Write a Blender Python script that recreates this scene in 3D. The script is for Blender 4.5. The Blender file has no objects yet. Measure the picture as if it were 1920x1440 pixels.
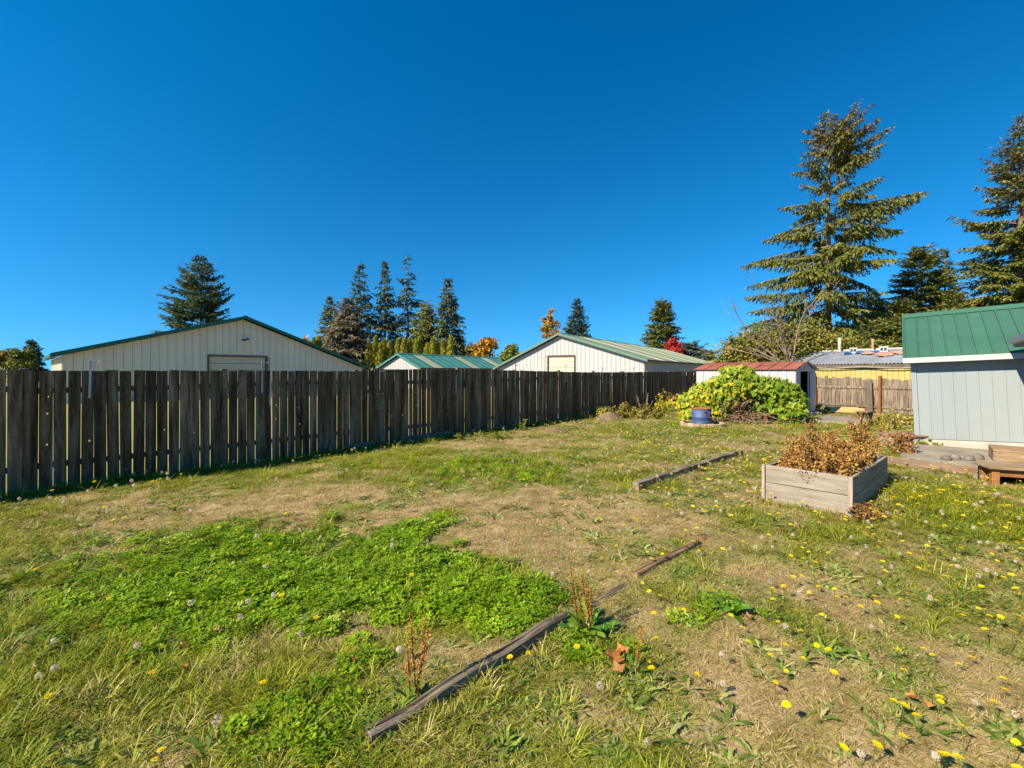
import bpy, math, random
import numpy as np
from mathutils import Vector, Matrix

SC = bpy.context.scene
COL = SC.collection
random.seed(7)
RNG = np.random.default_rng(11)

# ------------------------------------------------------------------ camera, sky, sun, exposure
CAM_H = 1.7
cam = bpy.data.cameras.new('camera'); cam_o = bpy.data.objects.new('camera', cam); COL.objects.link(cam_o)
cam.sensor_width = 36.0; cam.lens = 16.0; cam.shift_y = -24 / 1920
cam.clip_start = 0.05; cam.clip_end = 6000
cam_o.location = (0, 0, CAM_H); cam_o.rotation_euler = (math.radians(90), 0, 0)
SC.camera = cam_o

SUN_TO = Vector((-0.824, -0.567, 0)).normalized()      # horizontal direction towards the sun
SUN_EL = math.radians(36)
SUN_VEC = Vector((SUN_TO.x * math.cos(SUN_EL), SUN_TO.y * math.cos(SUN_EL), math.sin(SUN_EL)))
world = bpy.data.worlds.new('World'); SC.world = world; world.use_nodes = True
wn = world.node_tree.nodes; wl = world.node_tree.links
wn.clear()
sky = wn.new('ShaderNodeTexSky'); sky.sky_type = 'NISHITA'; sky.sun_disc = False
sky.sun_elevation = SUN_EL; sky.sun_rotation = math.atan2(SUN_TO.x, SUN_TO.y)
sky.air_density = 1.0; sky.dust_density = 0.0; sky.ozone_density = 1.6; sky.altitude = 60
hsv = wn.new('ShaderNodeHueSaturation'); hsv.inputs['Saturation'].default_value = 1.45
hsv.inputs['Hue'].default_value = 0.487
bg = wn.new('ShaderNodeBackground'); bg.inputs['Strength'].default_value = 0.077
wo = wn.new('ShaderNodeOutputWorld')
tcs = wn.new('ShaderNodeTexCoord'); vm = wn.new('ShaderNodeVectorMath'); vm.operation = 'MULTIPLY_ADD'     # clear dry air: no pale band low down
vm.inputs[1].default_value = (1, 1, 1.0); vm.inputs[2].default_value = (0, 0, 0.20)
wl.new(tcs.outputs['Generated'], vm.inputs[0]); wl.new(vm.outputs[0], sky.inputs['Vector'])
wl.new(sky.outputs[0], hsv.inputs['Color']); gm_ = wn.new('ShaderNodeGamma'); gm_.inputs[1].default_value = 1.2; wl.new(hsv.outputs[0], gm_.inputs[0]); wl.new(gm_.outputs[0], bg.inputs['Color']); wl.new(bg.outputs[0], wo.inputs['Surface'])

sun = bpy.data.lights.new('sun', 'SUN'); sun.energy = 4.8; sun.angle = math.radians(0.5); sun.color = (1.0, 0.87, 0.68)
sun_o = bpy.data.objects.new('sun', sun); COL.objects.link(sun_o)
sun_o.location = (-20, -15, 30)
sun_o.rotation_euler = SUN_VEC.to_track_quat('Z', 'Y').to_euler()
SC.view_settings.view_transform = 'Standard'; SC.view_settings.look = 'None'
SC.view_settings.gamma = 1.0; SC.view_settings.exposure = 1.08
SC.view_settings.use_curve_mapping = False
SC.cycles.max_bounces = 6; SC.cycles.transparent_max_bounces = 8

# ------------------------------------------------------------------ helpers: survey, noise, meshes
F_PX = 853.0
def G(px, py):                       # survey of the plan: ground point seen at (px, py) of the 1920-wide photograph
    d = CAM_H * F_PX / (py - 696.0)
    return ((px - 960.0) * d / F_PX, d)
def W(px, d):
    return ((px - 960.0) * d / F_PX, d)
def ZH(py, d):
    return CAM_H + (696.0 - py) * d / F_PX

def vnoise(x, y, seed=0):
    x = np.asarray(x, float); y = np.asarray(y, float)
    ix = np.floor(x).astype(np.int64); iy = np.floor(y).astype(np.int64)
    fx = x - ix; fy = y - iy
    fx = fx * fx * (3 - 2 * fx); fy = fy * fy * (3 - 2 * fy)
    def h(a, b):
        n = (a * 374761393 + b * 668265263 + seed * 1442695041) & 0xffffffff
        n = ((n ^ (n >> 13)) * 1274126177) & 0xffffffff
        return ((n ^ (n >> 16)) & 0xffff) / 65535.0
    return (h(ix, iy) * (1 - fx) + h(ix + 1, iy) * fx) * (1 - fy) + (h(ix, iy + 1) * (1 - fx) + h(ix + 1, iy + 1) * fx) * fy
def fbm(x, y, seed=0, oct=4):
    s = 0; a = 0.5; t = 0
    for k in range(oct):
        s = s + a * vnoise(x * 2 ** k + 17.3 * k, y * 2 ** k - 9.1 * k, seed + k); t += a; a *= 0.5
    return s / t
def HGT(x, y):
    x = np.asarray(x, float); y = np.asarray(y, float)
    near = np.exp(-((x / 40) ** 2 + ((y - 8) / 40) ** 2))
    return (0.10 * (fbm(x * 0.35, y * 0.35, 5, 3) - 0.5) + 0.05 * (fbm(x * 1.7, y * 1.7, 9, 2) - 0.5)) * near
def hz(x, y): return float(HGT(np.array([x]), np.array([y]))[0])

def np_mesh(name, chunks, mats, smooth=False):
    """chunks: list of (V, F, material index, tint or None); F any array (n,k)"""
    Vs, loops, starts, tots, mi, ti = [], [], [], [], [], []
    off = 0; ls = 0
    for V, F, m, t in chunks:
        V = np.asarray(V, np.float32).reshape(-1, 3); F = np.asarray(F, np.int32)
        if len(F) == 0: continue
        n, k = F.shape
        Vs.append(V); loops.append((F + off).ravel())
        starts.append(ls + np.arange(n) * k); tots.append(np.full(n, k)); mi.append(np.full(n, m))
        ti.append(np.zeros(len(V)) if t is None else np.broadcast_to(np.asarray(t, float), (len(V),)))
        off += len(V); ls += n * k
    V = np.concatenate(Vs); L = np.concatenate(loops)
    me = bpy.data.meshes.new(name)
    me.vertices.add(len(V)); me.vertices.foreach_set('co', V.ravel())
    me.loops.add(len(L)); me.loops.foreach_set('vertex_index', L.astype(np.int32))
    S = np.concatenate(starts)
    me.polygons.add(len(S)); me.polygons.foreach_set('loop_start', S.astype(np.int32))
    me.polygons.foreach_set('material_index', np.concatenate(mi).astype(np.int32))
    at = me.attributes.new('tint', 'FLOAT', 'POINT'); at.data.foreach_set('value', np.concatenate(ti).astype(np.float32))
    for m in mats: me.materials.append(m)
    me.update(calc_edges=True); me.validate()
    if smooth: me.polygons.foreach_set('use_smooth', np.ones(len(S), bool))
    return me

def link(name, me, parent=None, loc=(0, 0, 0), rot=(0, 0, 0)):
    o = bpy.data.objects.new(name, me); COL.objects.link(o)
    o.location = loc; o.rotation_euler = rot
    if parent is not None: o.parent = parent
    return o
def tag(o, label, cat, group=None):
    o['label'] = label; o['category'] = cat
    if group: o['group'] = group
    return o
def thing(name, label, cat, loc=(0, 0, 0), rotz=0.0, group=None):
    o = bpy.data.objects.new(name, None); COL.objects.link(o); o.empty_display_size = 0.2
    o.location = loc; o.rotation_euler = (0, 0, rotz)
    return tag(o, label, cat, group)

class MB:
    def __init__(s): s.v = []; s.f = []; s.m = []
    def add(s, vs, fs, mi=0):
        o = len(s.v); s.v += [tuple(p) for p in vs]; s.f += [tuple(i + o for i in f) for f in fs]; s.m += [mi] * len(fs); return s
    def box(s, x0, x1, y0, y1, z0, z1, mi=0, M=None):
        vs = [Vector(p) for p in ((x0, y0, z0), (x1, y0, z0), (x1, y1, z0), (x0, y1, z0), (x0, y0, z1), (x1, y0, z1), (x1, y1, z1), (x0, y1, z1))]
        if M is not None: vs = [M @ p for p in vs]
        return s.add(vs, [(0, 3, 2, 1), (4, 5, 6, 7), (0, 1, 5, 4), (1, 2, 6, 5), (2, 3, 7, 6), (3, 0, 4, 7)], mi)
    def cbox(s, x0, x1, y0, y1, z0, z1, b=0.006, mi=0, M=None, jit=0.0, rnd=random):
        # chamfered box: 24 vertices
        xs, ys, zs = (x0, x1), (y0, y1), (z0, z1)
        vs = []; idx = {}
        for i in (0, 1):
            for j in (0, 1):
                for k in (0, 1):
                    for ax in (0, 1, 2):
                        c = [xs[i], ys[j], zs[k]]; sg = (i, j, k)
                        for a in (0, 1, 2):
                            if a != ax: c[a] += b if sg[a] == 0 else -b
                        p = Vector(c)
                        if jit: p += Vector((rnd.uniform(-jit, jit), rnd.uniform(-jit, jit), rnd.uniform(-jit, jit)))
                        if M is not None: p = M @ p
                        idx[(i, j, k, ax)] = len(vs); vs.append(p)
        fs = []
        for ax in (0, 1, 2):
            a, c = [q for q in (0, 1, 2) if q != ax]
            for sgn in (0, 1):
                r = []
                for (u, w) in ((0, 0), (1, 0), (1, 1), (0, 1)):
                    t = [0, 0, 0]; t[ax] = sgn; t[a] = u; t[c] = w; r.append(idx[(t[0], t[1], t[2], ax)])
                fs.append(tuple(r))
            for u in (0, 1):
                for w in (0, 1):
                    t0 = [0, 0, 0]; t0[a] = u; t0[c] = w; t1 = list(t0); t1[ax] = 1
                    fs.append((idx[(*t0, a)], idx[(*t1, a)], idx[(*t1, c)], idx[(*t0, c)]))
        for i in (0, 1):
            for j in (0, 1):
                for k in (0, 1): fs.append((idx[(i, j, k, 0)], idx[(i, j, k, 1)], idx[(i, j, k, 2)]))
        return s.add(vs, fs, mi)
    def prism(s, pts, off, mi=0):
        n = len(pts); off = Vector(off); a = [Vector(p) for p in pts]; b = [p + off for p in a]
        return s.add(a + b, [tuple(range(n - 1, -1, -1)), tuple(range(n, 2 * n))] + [(i, (i + 1) % n, n + (i + 1) % n, n + i) for i in range(n)], mi)
    def tube(s, pts, rad, n=6, mi=0, cap=True):
        pts = [Vector(p) for p in pts]; vs = []; fs = []
        if not hasattr(rad, '__len__'): rad = [rad] * len(pts)
        for i, p in enumerate(pts):
            t = (pts[min(i + 1, len(pts) - 1)] - pts[max(i - 1, 0)]).normalized()
            u = t.cross(Vector((0.31, 0.17, 1) if abs(t.z) < 0.9 else (1, 0.2, 0))).normalized(); w = t.cross(u)
            for k in range(n):
                a = 2 * math.pi * k / n; vs.append(p + (u * math.cos(a) + w * math.sin(a)) * rad[i])
        for i in range(len(pts) - 1):
            for k in range(n): fs.append((i * n + k, i * n + (k + 1) % n, (i + 1) * n + (k + 1) % n, (i + 1) * n + k))
        if cap: fs += [tuple(range(n - 1, -1, -1)), tuple((len(pts) - 1) * n + k for k in range(n))]
        return s.add(vs, fs, mi)
    def lathe(s, prof, n=24, mi=0, c=(0, 0, 0)):
        vs = []; fs = []
        for r, z in prof:
            for k in range(n):
                a = 2 * math.pi * k / n; vs.append((c[0] + r * math.cos(a), c[1] + r * math.sin(a), c[2] + z))
        for i in range(len(prof) - 1):
            for k in range(n): fs.append((i * n + k, i * n + (k + 1) % n, (i + 1) * n + (k + 1) % n, (i + 1) * n + k))
        return s.add(vs, fs, mi)
    def mesh(s, name, mats, smooth=False):
        me = bpy.data.meshes.new(name); me.from_pydata(s.v, [], s.f)
        for m in (mats if isinstance(mats, (list, tuple)) else [mats]): me.materials.append(m)
        me.polygons.foreach_set('material_index', s.m)
        if smooth: me.polygons.foreach_set('use_smooth', [True] * len(s.f))
        me.update(); return me
    def build(s, name, mats, parent=None, loc=(0, 0, 0), rot=(0, 0, 0), smooth=False):
        return link(name, s.mesh(name, mats, smooth), parent, loc, rot)

# ------------------------------------------------------------------ materials
def ntree(name):
    m = bpy.data.materials.new(name); m.use_nodes = True
    nt = m.node_tree; b = nt.nodes['Principled BSDF']; return m, nt, b
def ramp(nt, stops):
    r = nt.nodes.new('ShaderNodeValToRGB'); e = r.color_ramp.elements
    while len(e) < len(stops): e.new(0.5)
    for i, (p, c) in enumerate(stops): e[i].position = p; e[i].color = (*c, 1)
    return r
def math_n(nt, op, a, b=None, clamp=False):
    n = nt.nodes.new('ShaderNodeMath'); n.operation = op; n.use_clamp = clamp
    for i, v in enumerate((a, b)):
        if v is None: continue
        if isinstance(v, (int, float)): n.inputs[i].default_value = v
        else: nt.links.new(v, n.inputs[i])
    return n.outputs[0]
def noise_n(nt, vec, scale, detail=6, rough=0.6, dist=0.0):
    n = nt.nodes.new('ShaderNodeTexNoise'); n.inputs['Scale'].default_value = scale
    n.inputs['Detail'].default_value = detail; n.inputs['Roughness'].default_value = rough; n.inputs['Distortion'].default_value = dist
    nt.links.new(vec, n.inputs['Vector']); return n.outputs[0]
def objvec(nt, stretch=(1, 1, 1), rnd=True):
    tc = nt.nodes.new('ShaderNodeTexCoord'); mp = nt.nodes.new('ShaderNodeMapping')
    mp.inputs['Scale'].default_value = stretch; nt.links.new(tc.outputs['Object'], mp.inputs['Vector'])
    oi = nt.nodes.new('ShaderNodeObjectInfo')
    if rnd:
        cx = nt.nodes.new('ShaderNodeCombineXYZ'); q = math_n(nt, 'MULTIPLY', oi.outputs['Random'], 57.0)
        for i in range(3): nt.links.new(q, cx.inputs[i])
        nt.links.new(cx.outputs[0], mp.inputs['Location'])
    return mp.outputs[0], oi.outputs['Random']
def surf(name, stops, scale=3.0, stretch=(1, 1, 1), rough=0.8, bump=0.2, bscale=None, rvar=0.15, spec=0.3, metal=0.0, fine=0.25, rnd=True, con=2.2):
    """noise ramp + fine grain + per-object brightness + bump"""
    m, nt, b = ntree(name)
    v, r = objvec(nt, stretch, rnd)
    n1 = noise_n(nt, v, scale, 7, 0.62, 0.3)
    n2 = noise_n(nt, v, scale * 9, 5, 0.7)
    t = math_n(nt, 'ADD', math_n(nt, 'MULTIPLY', n1, 1 - fine), math_n(nt, 'MULTIPLY', n2, fine))
    t = math_n(nt, 'ADD', math_n(nt, 'MULTIPLY', math_n(nt, 'SUBTRACT', t, 0.5), con), 0.5, True)
    rp = ramp(nt, stops); nt.links.new(t, rp.inputs[0])
    hs = nt.nodes.new('ShaderNodeHueSaturation')
    nt.links.new(rp.outputs[0], hs.inputs['Color'])
    nt.links.new(math_n(nt, 'ADD', math_n(nt, 'MULTIPLY', r, 2 * rvar), 1 - rvar), hs.inputs['Value'])
    nt.links.new(hs.outputs[0], b.inputs['Base Color'])
    b.inputs['Roughness'].default_value = rough; b.inputs['Metallic'].default_value = metal
    b.inputs['Specular IOR Level'].default_value = spec
    if bump:
        bp = nt.nodes.new('ShaderNodeBump'); bp.inputs['Strength'].default_value = bump; bp.inputs['Distance'].default_value = 0.02
        n3 = noise_n(nt, v, bscale or scale * 5, 6, 0.65)
        nt.links.new(n3, bp.inputs['Height']); nt.links.new(bp.outputs[0], b.inputs['Normal'])
    return m
def foliage(name, stops, trans=0.3, rvar=0.12, rough=0.6, inst_dry=None):
    """colour from the 'tint' attribute; translucent thin leaves. inst_dry: ramp stops for the dry version (scattered lawn)"""
    m, nt, b = ntree(name)
    at = nt.nodes.new('ShaderNodeAttribute'); at.attribute_name = 'tint'
    oi = nt.nodes.new('ShaderNodeObjectInfo')
    t = at.outputs['Fac']
    if inst_dry: t = math_n(nt, 'ADD', math_n(nt, 'MULTIPLY', t, 0.6), math_n(nt, 'MULTIPLY', oi.outputs['Random'], 0.4))
    rp = ramp(nt, stops); nt.links.new(t, rp.inputs[0]); colr = rp.outputs[0]
    if inst_dry:
        ia = nt.nodes.new('ShaderNodeAttribute'); ia.attribute_type = 'INSTANCER'; ia.attribute_name = 'dry'
        rd = ramp(nt, inst_dry); nt.links.new(t, rd.inputs[0])
        mx = nt.nodes.new('ShaderNodeMix'); mx.data_type = 'RGBA'
        f = math_n(nt, 'ADD', ia.outputs['Fac'], math_n(nt, 'MULTIPLY', math_n(nt, 'SUBTRACT', at.outputs['Fac'], 0.5), 0.9), True)
        nt.links.new(f, mx.inputs['Factor']); nt.links.new(colr, mx.inputs['A']); nt.links.new(rd.outputs[0], mx.inputs['B'])
        colr = mx.outputs['Result']
    hs = nt.nodes.new('ShaderNodeHueSaturation'); nt.links.new(colr, hs.inputs['Color'])
    nt.links.new(math_n(nt, 'ADD', math_n(nt, 'MULTIPLY', oi.outputs['Random'], 2 * rvar), 1 - rvar), hs.inputs['Value'])
    nt.links.new(hs.outputs[0], b.inputs['Base Color'])
    b.inputs['Roughness'].default_value = rough; b.inputs['Specular IOR Level'].default_value = 0.25
    tr = nt.nodes.new('ShaderNodeBsdfTranslucent'); nt.links.new(hs.outputs[0], tr.inputs['Color'])
    ms = nt.nodes.new('ShaderNodeMixShader'); ms.inputs[0].default_value = trans
    nt.links.new(b.outputs[0], ms.inputs[1]); nt.links.new(tr.outputs[0], ms.inputs[2])
    nt.links.new(ms.outputs[0], nt.nodes['Material Output'].inputs['Surface'])
    return m

M_PICKET = surf('weathered_picket', [(0.0, (0.026, 0.016, 0.008)), (0.35, (0.098, 0.064, 0.034)), (0.65, (0.17, 0.118, 0.068)), (1.0, (0.32, 0.24, 0.16))], 2.2, (6, 6, 0.45), 0.9, 0.6, 14, 0.42, 0.1, fine=0.35, con=3.6)
M_RAIL = surf('weathered_rail', [(0, (0.05, 0.04, 0.03)), (1, (0.16, 0.13, 0.10))], 3, (1, 7, 7), 0.9, 0.4, rvar=0.1, spec=0.1)
M_POST = surf('weathered_post', [(0, (0.07, 0.055, 0.04)), (0.6, (0.15, 0.12, 0.09)), (1, (0.24, 0.20, 0.15))], 3, (6, 6, 0.6), 0.9, 0.4, spec=0.1)
M_BACKPICKET = surf('grey_back_picket', [(0, (0.07, 0.052, 0.036)), (0.5, (0.17, 0.135, 0.10)), (1, (0.31, 0.265, 0.21))], 3, (8, 8, 0.7), 0.9, 0.4, 14, 0.28, 0.12, con=3.2)
M_RUSTPOST = surf('red_brown_post', [(0, (0.16, 0.06, 0.025)), (1, (0.34, 0.14, 0.055))], 4, (6, 6, 0.8), 0.9, 0.3, spec=0.1)
M_GALV = surf('galvanised_metal', [(0, (0.28, 0.28, 0.27)), (1, (0.5, 0.5, 0.5))], 8, rough=0.5, bump=0.05, metal=0.6)
M_PLANTER = surf('silvered_planter_board', [(0, (0.10, 0.08, 0.058)), (0.35, (0.235, 0.20, 0.155)), (0.7, (0.33, 0.295, 0.245)), (1, (0.40, 0.36, 0.31))], 2.2, (0.8, 9, 9), 0.88, 0.45, 12, 0.1, 0.12)
M_PLANTER_Y = surf('silvered_planter_side', [(0, (0.10, 0.075, 0.052)), (0.3, (0.225, 0.19, 0.145)), (0.65, (0.31, 0.27, 0.22)), (1, (0.385, 0.345, 0.29))], 2.2, (9, 0.8, 9), 0.88, 0.45, 12, 0.1, 0.12)
M_PLANTER_Z = surf('silvered_planter_post', [(0, (0.18, 0.14, 0.10)), (0.5, (0.34, 0.28, 0.22)), (1, (0.46, 0.40, 0.33))], 2.2, (9, 9, 0.8), 0.88, 0.45, 12, 0.1, 0.12)
M_BEAM = surf('weathered_timber', [(0, (0.035, 0.025, 0.017)), (0.35, (0.14, 0.108, 0.076)), (0.7, (0.30, 0.245, 0.18)), (1, (0.42, 0.36, 0.28))], 2.6, (0.9, 12, 12), 0.9, 0.7, 10, 0.1, 0.1)
M_BEAMROT = surf('rotted_timber', [(0, (0.08, 0.05, 0.03)), (0.5, (0.26, 0.16, 0.09)), (1, (0.42, 0.29, 0.17))], 3, (0.9, 10, 10), 0.95, 0.7, 10, 0.1, 0.05)
M_TIMBER = surf('brown_timber', [(0, (0.07, 0.045, 0.03)), (0.5, (0.20, 0.135, 0.09)), (1, (0.36, 0.27, 0.19))], 2.8, (0.9, 10, 10), 0.9, 0.6, 10, 0.1, 0.1)
M_DECK = surf('deck_board', [(0, (0.12, 0.08, 0.045)), (0.5, (0.25, 0.175, 0.105)), (1, (0.37, 0.28, 0.18))], 2.8, (0.9, 9, 9), 0.85, 0.4, 10, 0.12, 0.15)
M_DECKRED = surf('stained_deck_frame', [(0, (0.16, 0.07, 0.025)), (1, (0.36, 0.18, 0.07))], 3, (2, 6, 2), 0.85, 0.3, spec=0.15)
M_PLY = surf('orange_plywood', [(0, (0.55, 0.30, 0.10)), (1, (0.74, 0.46, 0.19))], 3, (1, 5, 5), 0.8, 0.2)
M_SIDING_L = surf('cream_steel', [(0, (0.56, 0.50, 0.38)), (0.5, (0.64, 0.58, 0.46)), (1, (0.69, 0.63, 0.51))], 0.5, (1, 1, 0.35), 0.55, 0.0, rvar=0.03, spec=0.35, rnd=False)
M_SIDING_W = surf('white_steel', [(0, (0.33, 0.33, 0.325)), (0.5, (0.375, 0.378, 0.38)), (1, (0.40, 0.402, 0.405))], 0.5, (1, 1, 0.35), 0.55, 0.0, rvar=0.02, spec=0.35, rnd=False)
M_GROOVE = surf('panel_joint', [(0, (0.30, 0.29, 0.27)), (1, (0.4, 0.39, 0.36))], 1, rough=0.8, bump=0)
M_GREENTRIM = surf('dark_green_trim', [(0, (0.008, 0.085, 0.065)), (1, (0.014, 0.13, 0.095))], 2, rough=0.45, bump=0.0, rvar=0.03, rnd=False)
M_GREENROOF = surf('green_steel_roof', [(0, (0.036, 0.105, 0.068)), (0.5, (0.046, 0.128, 0.084)), (1, (0.058, 0.15, 0.10))], 0.7, (1, 1, 1), 0.5, 0.0, rvar=0.05, rnd=False)
M_PALEGREEN = surf('faded_green_roof', [(0, (0.085, 0.15, 0.105)), (1, (0.125, 0.20, 0.145))], 0.7, rough=0.5, bump=0.0, rvar=0.04, rnd=False)
M_TEALROOF = surf('teal_steel_roof', [(0, (0.04, 0.165, 0.135)), (1, (0.06, 0.215, 0.18))], 0.7, rough=0.45, bump=0.0, rvar=0.04, rnd=False)
M_SKYLIGHT = surf('fibreglass_skylight', [(0, (0.32, 0.28, 0.17)), (1, (0.44, 0.40, 0.27))], 1.5, rough=0.6, bump=0.0)
M_BARNDOOR = surf('cream_door', [(0, (0.46, 0.41, 0.29)), (1, (0.56, 0.51, 0.38))], 1, rough=0.6, bump=0.0, rvar=0.02)
M_BROWNTRIM = surf('brown_trim', [(0, (0.08, 0.06, 0.045)), (1, (0.14, 0.11, 0.085))], 2, rough=0.7, bump=0.1)
M_RAFTER = surf('raw_rafter', [(0, (0.30, 0.21, 0.12)), (1, (0.46, 0.35, 0.22))], 3, rough=0.8, bump=0.1)
M_BLACK = surf('black_fitting', [(0, (0.012, 0.012, 0.012)), (1, (0.03, 0.03, 0.03))], 4, rough=0.5, bump=0)
M_SHEDBLUE = surf('pale_blue_siding', [(0, (0.225, 0.262, 0.272)), (0.5, (0.245, 0.283, 0.292)), (1, (0.262, 0.30, 0.307))], 0.9, (1, 1, 0.25), 0.7, 0.12, 40, 0.02, 0.2, rnd=False)
M_WHITE = surf('white_painted_trim', [(0, (0.38, 0.37, 0.355)), (1, (0.48, 0.47, 0.46))], 2.5, (0.6, 3, 3), 0.6, 0.08, rvar=0.03)
M_CONC = surf('concrete', [(0, (0.22, 0.20, 0.165)), (0.5, (0.36, 0.335, 0.285)), (1, (0.47, 0.445, 0.39))], 2.0, rough=0.95, bump=0.25, bscale=30, rvar=0.04, spec=0.1)
M_SLAB = surf('dirty_concrete_slab', [(0, (0.12, 0.105, 0.08)), (0.45, (0.24, 0.21, 0.165)), (1, (0.37, 0.335, 0.275))], 1.5, rough=0.95, bump=0.3, bscale=25, rvar=0.04, spec=0.1)
M_STONE = surf('grey_stone', [(0, (0.09, 0.078, 0.062)), (1, (0.24, 0.215, 0.18))], 6, rough=0.95, bump=0.5, rvar=0.2, spec=0.1)
M_BRICK = surf('tan_brick', [(0, (0.26, 0.19, 0.12)), (1, (0.46, 0.36, 0.25))], 8, rough=0.95, bump=0.4, rvar=0.2, spec=0.1)
M_RUSTROOF = surf('rusted_red_roof', [(0, (0.15, 0.045, 0.025)), (0.5, (0.26, 0.085, 0.05)), (1, (0.38, 0.18, 0.12))], 1.6, (2, 1, 1), 0.75, 0.15, rvar=0.08, spec=0.2)
M_SHEDWHITE = surf('chalky_white_shed', [(0, (0.34, 0.335, 0.315)), (0.5, (0.44, 0.435, 0.42)), (1, (0.48, 0.475, 0.46))], 1.6, (1, 1, 0.4), 0.65, 0.05, rvar=0.02, rnd=False)
M_SHADE = surf('painted_shade', [(0, (0.01, 0.012, 0.012)), (1, (0.022, 0.025, 0.025))], 2, rough=0.9, bump=0)  # near-black colour standing in for shade inside the shed and under the deck
M_YELLOW = surf('yellow_siding', [(0, (0.36, 0.285, 0.085)), (0.5, (0.42, 0.34, 0.115)), (1, (0.46, 0.38, 0.15))], 1.0, (1, 1, 0.4), 0.8, 0.1, rvar=0.02, spec=0.15, rnd=False)
M_CORR = surf('grey_corrugated', [(0, (0.16, 0.18, 0.20)), (0.5, (0.26, 0.28, 0.30)), (1, (0.34, 0.36, 0.375))], 1.4, rough=0.5, bump=0.0, rvar=0.12, spec=0.4, metal=0.2)
M_TARP = surf('blue_tarp', [(0, (0.01, 0.07, 0.22)), (1, (0.02, 0.14, 0.36))], 6, rough=0.5, bump=0.3)
M_CLAY = surf('clay_debris', [(0, (0.22, 0.11, 0.07)), (1, (0.42, 0.25, 0.18))], 6, rough=0.9, bump=0.3, rvar=0.25)
M_GLASS = surf('dim_pane', [(0, (0.04, 0.05, 0.06)), (1, (0.08, 0.09, 0.10))], 2, rough=0.08, bump=0.0, spec=0.6)
M_SOIL = surf('dark_soil', [(0, (0.03, 0.021, 0.014)), (1, (0.10, 0.07, 0.045))], 8, rough=1.0, bump=0.6, spec=0.05)
M_MOUND = surf('dry_earth', [(0, (0.14, 0.095, 0.05)), (1, (0.30, 0.22, 0.13))], 6, rough=1.0, bump=0.6, spec=0.05)
M_BARK = surf('grey_brown_bark', [(0, (0.07, 0.05, 0.035)), (0.5, (0.19, 0.145, 0.10)), (1, (0.33, 0.27, 0.20))], 1.6, (3, 3, 0.5), 0.95, 0.6, rvar=0.1, spec=0.05)
M_TWIG = surf('pale_twig', [(0, (0.16, 0.115, 0.085)), (1, (0.34, 0.27, 0.21))], 3, rough=0.9, bump=0.2, spec=0.1)
M_VINEWOOD = surf('dead_vine', [(0, (0.15, 0.085, 0.05)), (1, (0.36, 0.25, 0.17))], 5, rough=0.9, bump=0.3, spec=0.1)

# blue enamel drum with rust that shows through in patches
def drum_mat():
    m, nt, b = ntree('blue_drum_paint')
    v, r = objvec(nt, (1, 1, 1), False)
    n1 = noise_n(nt, v, 5.0, 8, 0.7, 0.5); n2 = noise_n(nt, v, 3, 5, 0.6)
    blue = ramp(nt, [(0.2, (0.028, 0.055, 0.15)), (0.8, (0.06, 0.105, 0.24))]); nt.links.new(n2, blue.inputs[0])
    rust = ramp(nt, [(0.3, (0.09, 0.03, 0.015)), (0.8, (0.28, 0.11, 0.05))]); nt.links.new(noise_n(nt, v, 14, 6), rust.inputs[0])
    mk = ramp(nt, [(0.60, (0, 0, 0)), (0.64, (1, 1, 1))]); nt.links.new(n1, mk.inputs[0])
    mx = nt.nodes.new('ShaderNodeMix'); mx.data_type = 'RGBA'
    nt.links.new(mk.outputs[0], mx.inputs['Factor']); nt.links.new(blue.outputs[0], mx.inputs['A']); nt.links.new(rust.outputs[0], mx.inputs['B'])
    nt.links.new(mx.outputs['Result'], b.inputs['Base Color']); b.inputs['Roughness'].default_value = 0.6
    return m
M_DRUM = drum_mat()
M_RUST = surf('rusty_rim', [(0, (0.12, 0.04, 0.018)), (1, (0.42, 0.19, 0.08))], 12, rough=0.95, bump=0.5, spec=0.1)

DRY = [(0, (0.32, 0.215, 0.085)), (0.5, (0.56, 0.42, 0.19)), (1, (0.72, 0.58, 0.32))]
M_GRASS = foliage('lawn_blade', [(0, (0.125, 0.165, 0.010)), (0.5, (0.265, 0.298, 0.016)), (1, (0.44, 0.435, 0.045))], 0.38, 0.18, 0.5, DRY)
M_CLOVER = foliage('clover_leaf', [(0, (0.10, 0.21, 0.006)), (0.5, (0.215, 0.355, 0.010)), (1, (0.35, 0.46, 0.02))], 0.40, 0.15, 0.45, DRY)
M_WEED = foliage('weed_leaf', [(0, (0.055, 0.12, 0.014)), (0.5, (0.12, 0.21, 0.022)), (1, (0.22, 0.30, 0.045))], 0.3, 0.15, 0.45, DRY)
M_FLOWER = foliage('dandelion_yellow', [(0, (0.74, 0.56, 0.006)), (1, (0.84, 0.68, 0.012))], 0.2, 0.06, 0.7)
M_STEM = foliage('dandelion_stem', [(0, (0.12, 0.16, 0.03)), (1, (0.20, 0.20, 0.06))], 0.2)
M_SEED = foliage('seed_fluff', [(0, (0.66, 0.58, 0.44)), (1, (0.82, 0.75, 0.62))], 0.5, 0.1, 0.9)
M_DOCKLEAF = foliage('dock_leaf', [(0, (0.05, 0.13, 0.010)), (0.6, (0.11, 0.26, 0.018)), (1, (0.24, 0.37, 0.04))], 0.3, 0.05, 0.35)
M_DOCKSEED = foliage('dock_seed', [(0, (0.20, 0.07, 0.012)), (0.6, (0.40, 0.17, 0.03)), (1, (0.52, 0.30, 0.06))], 0.2)
M_FALLEN = foliage('fallen_leaf', [(0, (0.36, 0.13, 0.03)), (1, (0.55, 0.33, 0.12))], 0.25, 0.3)
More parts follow.
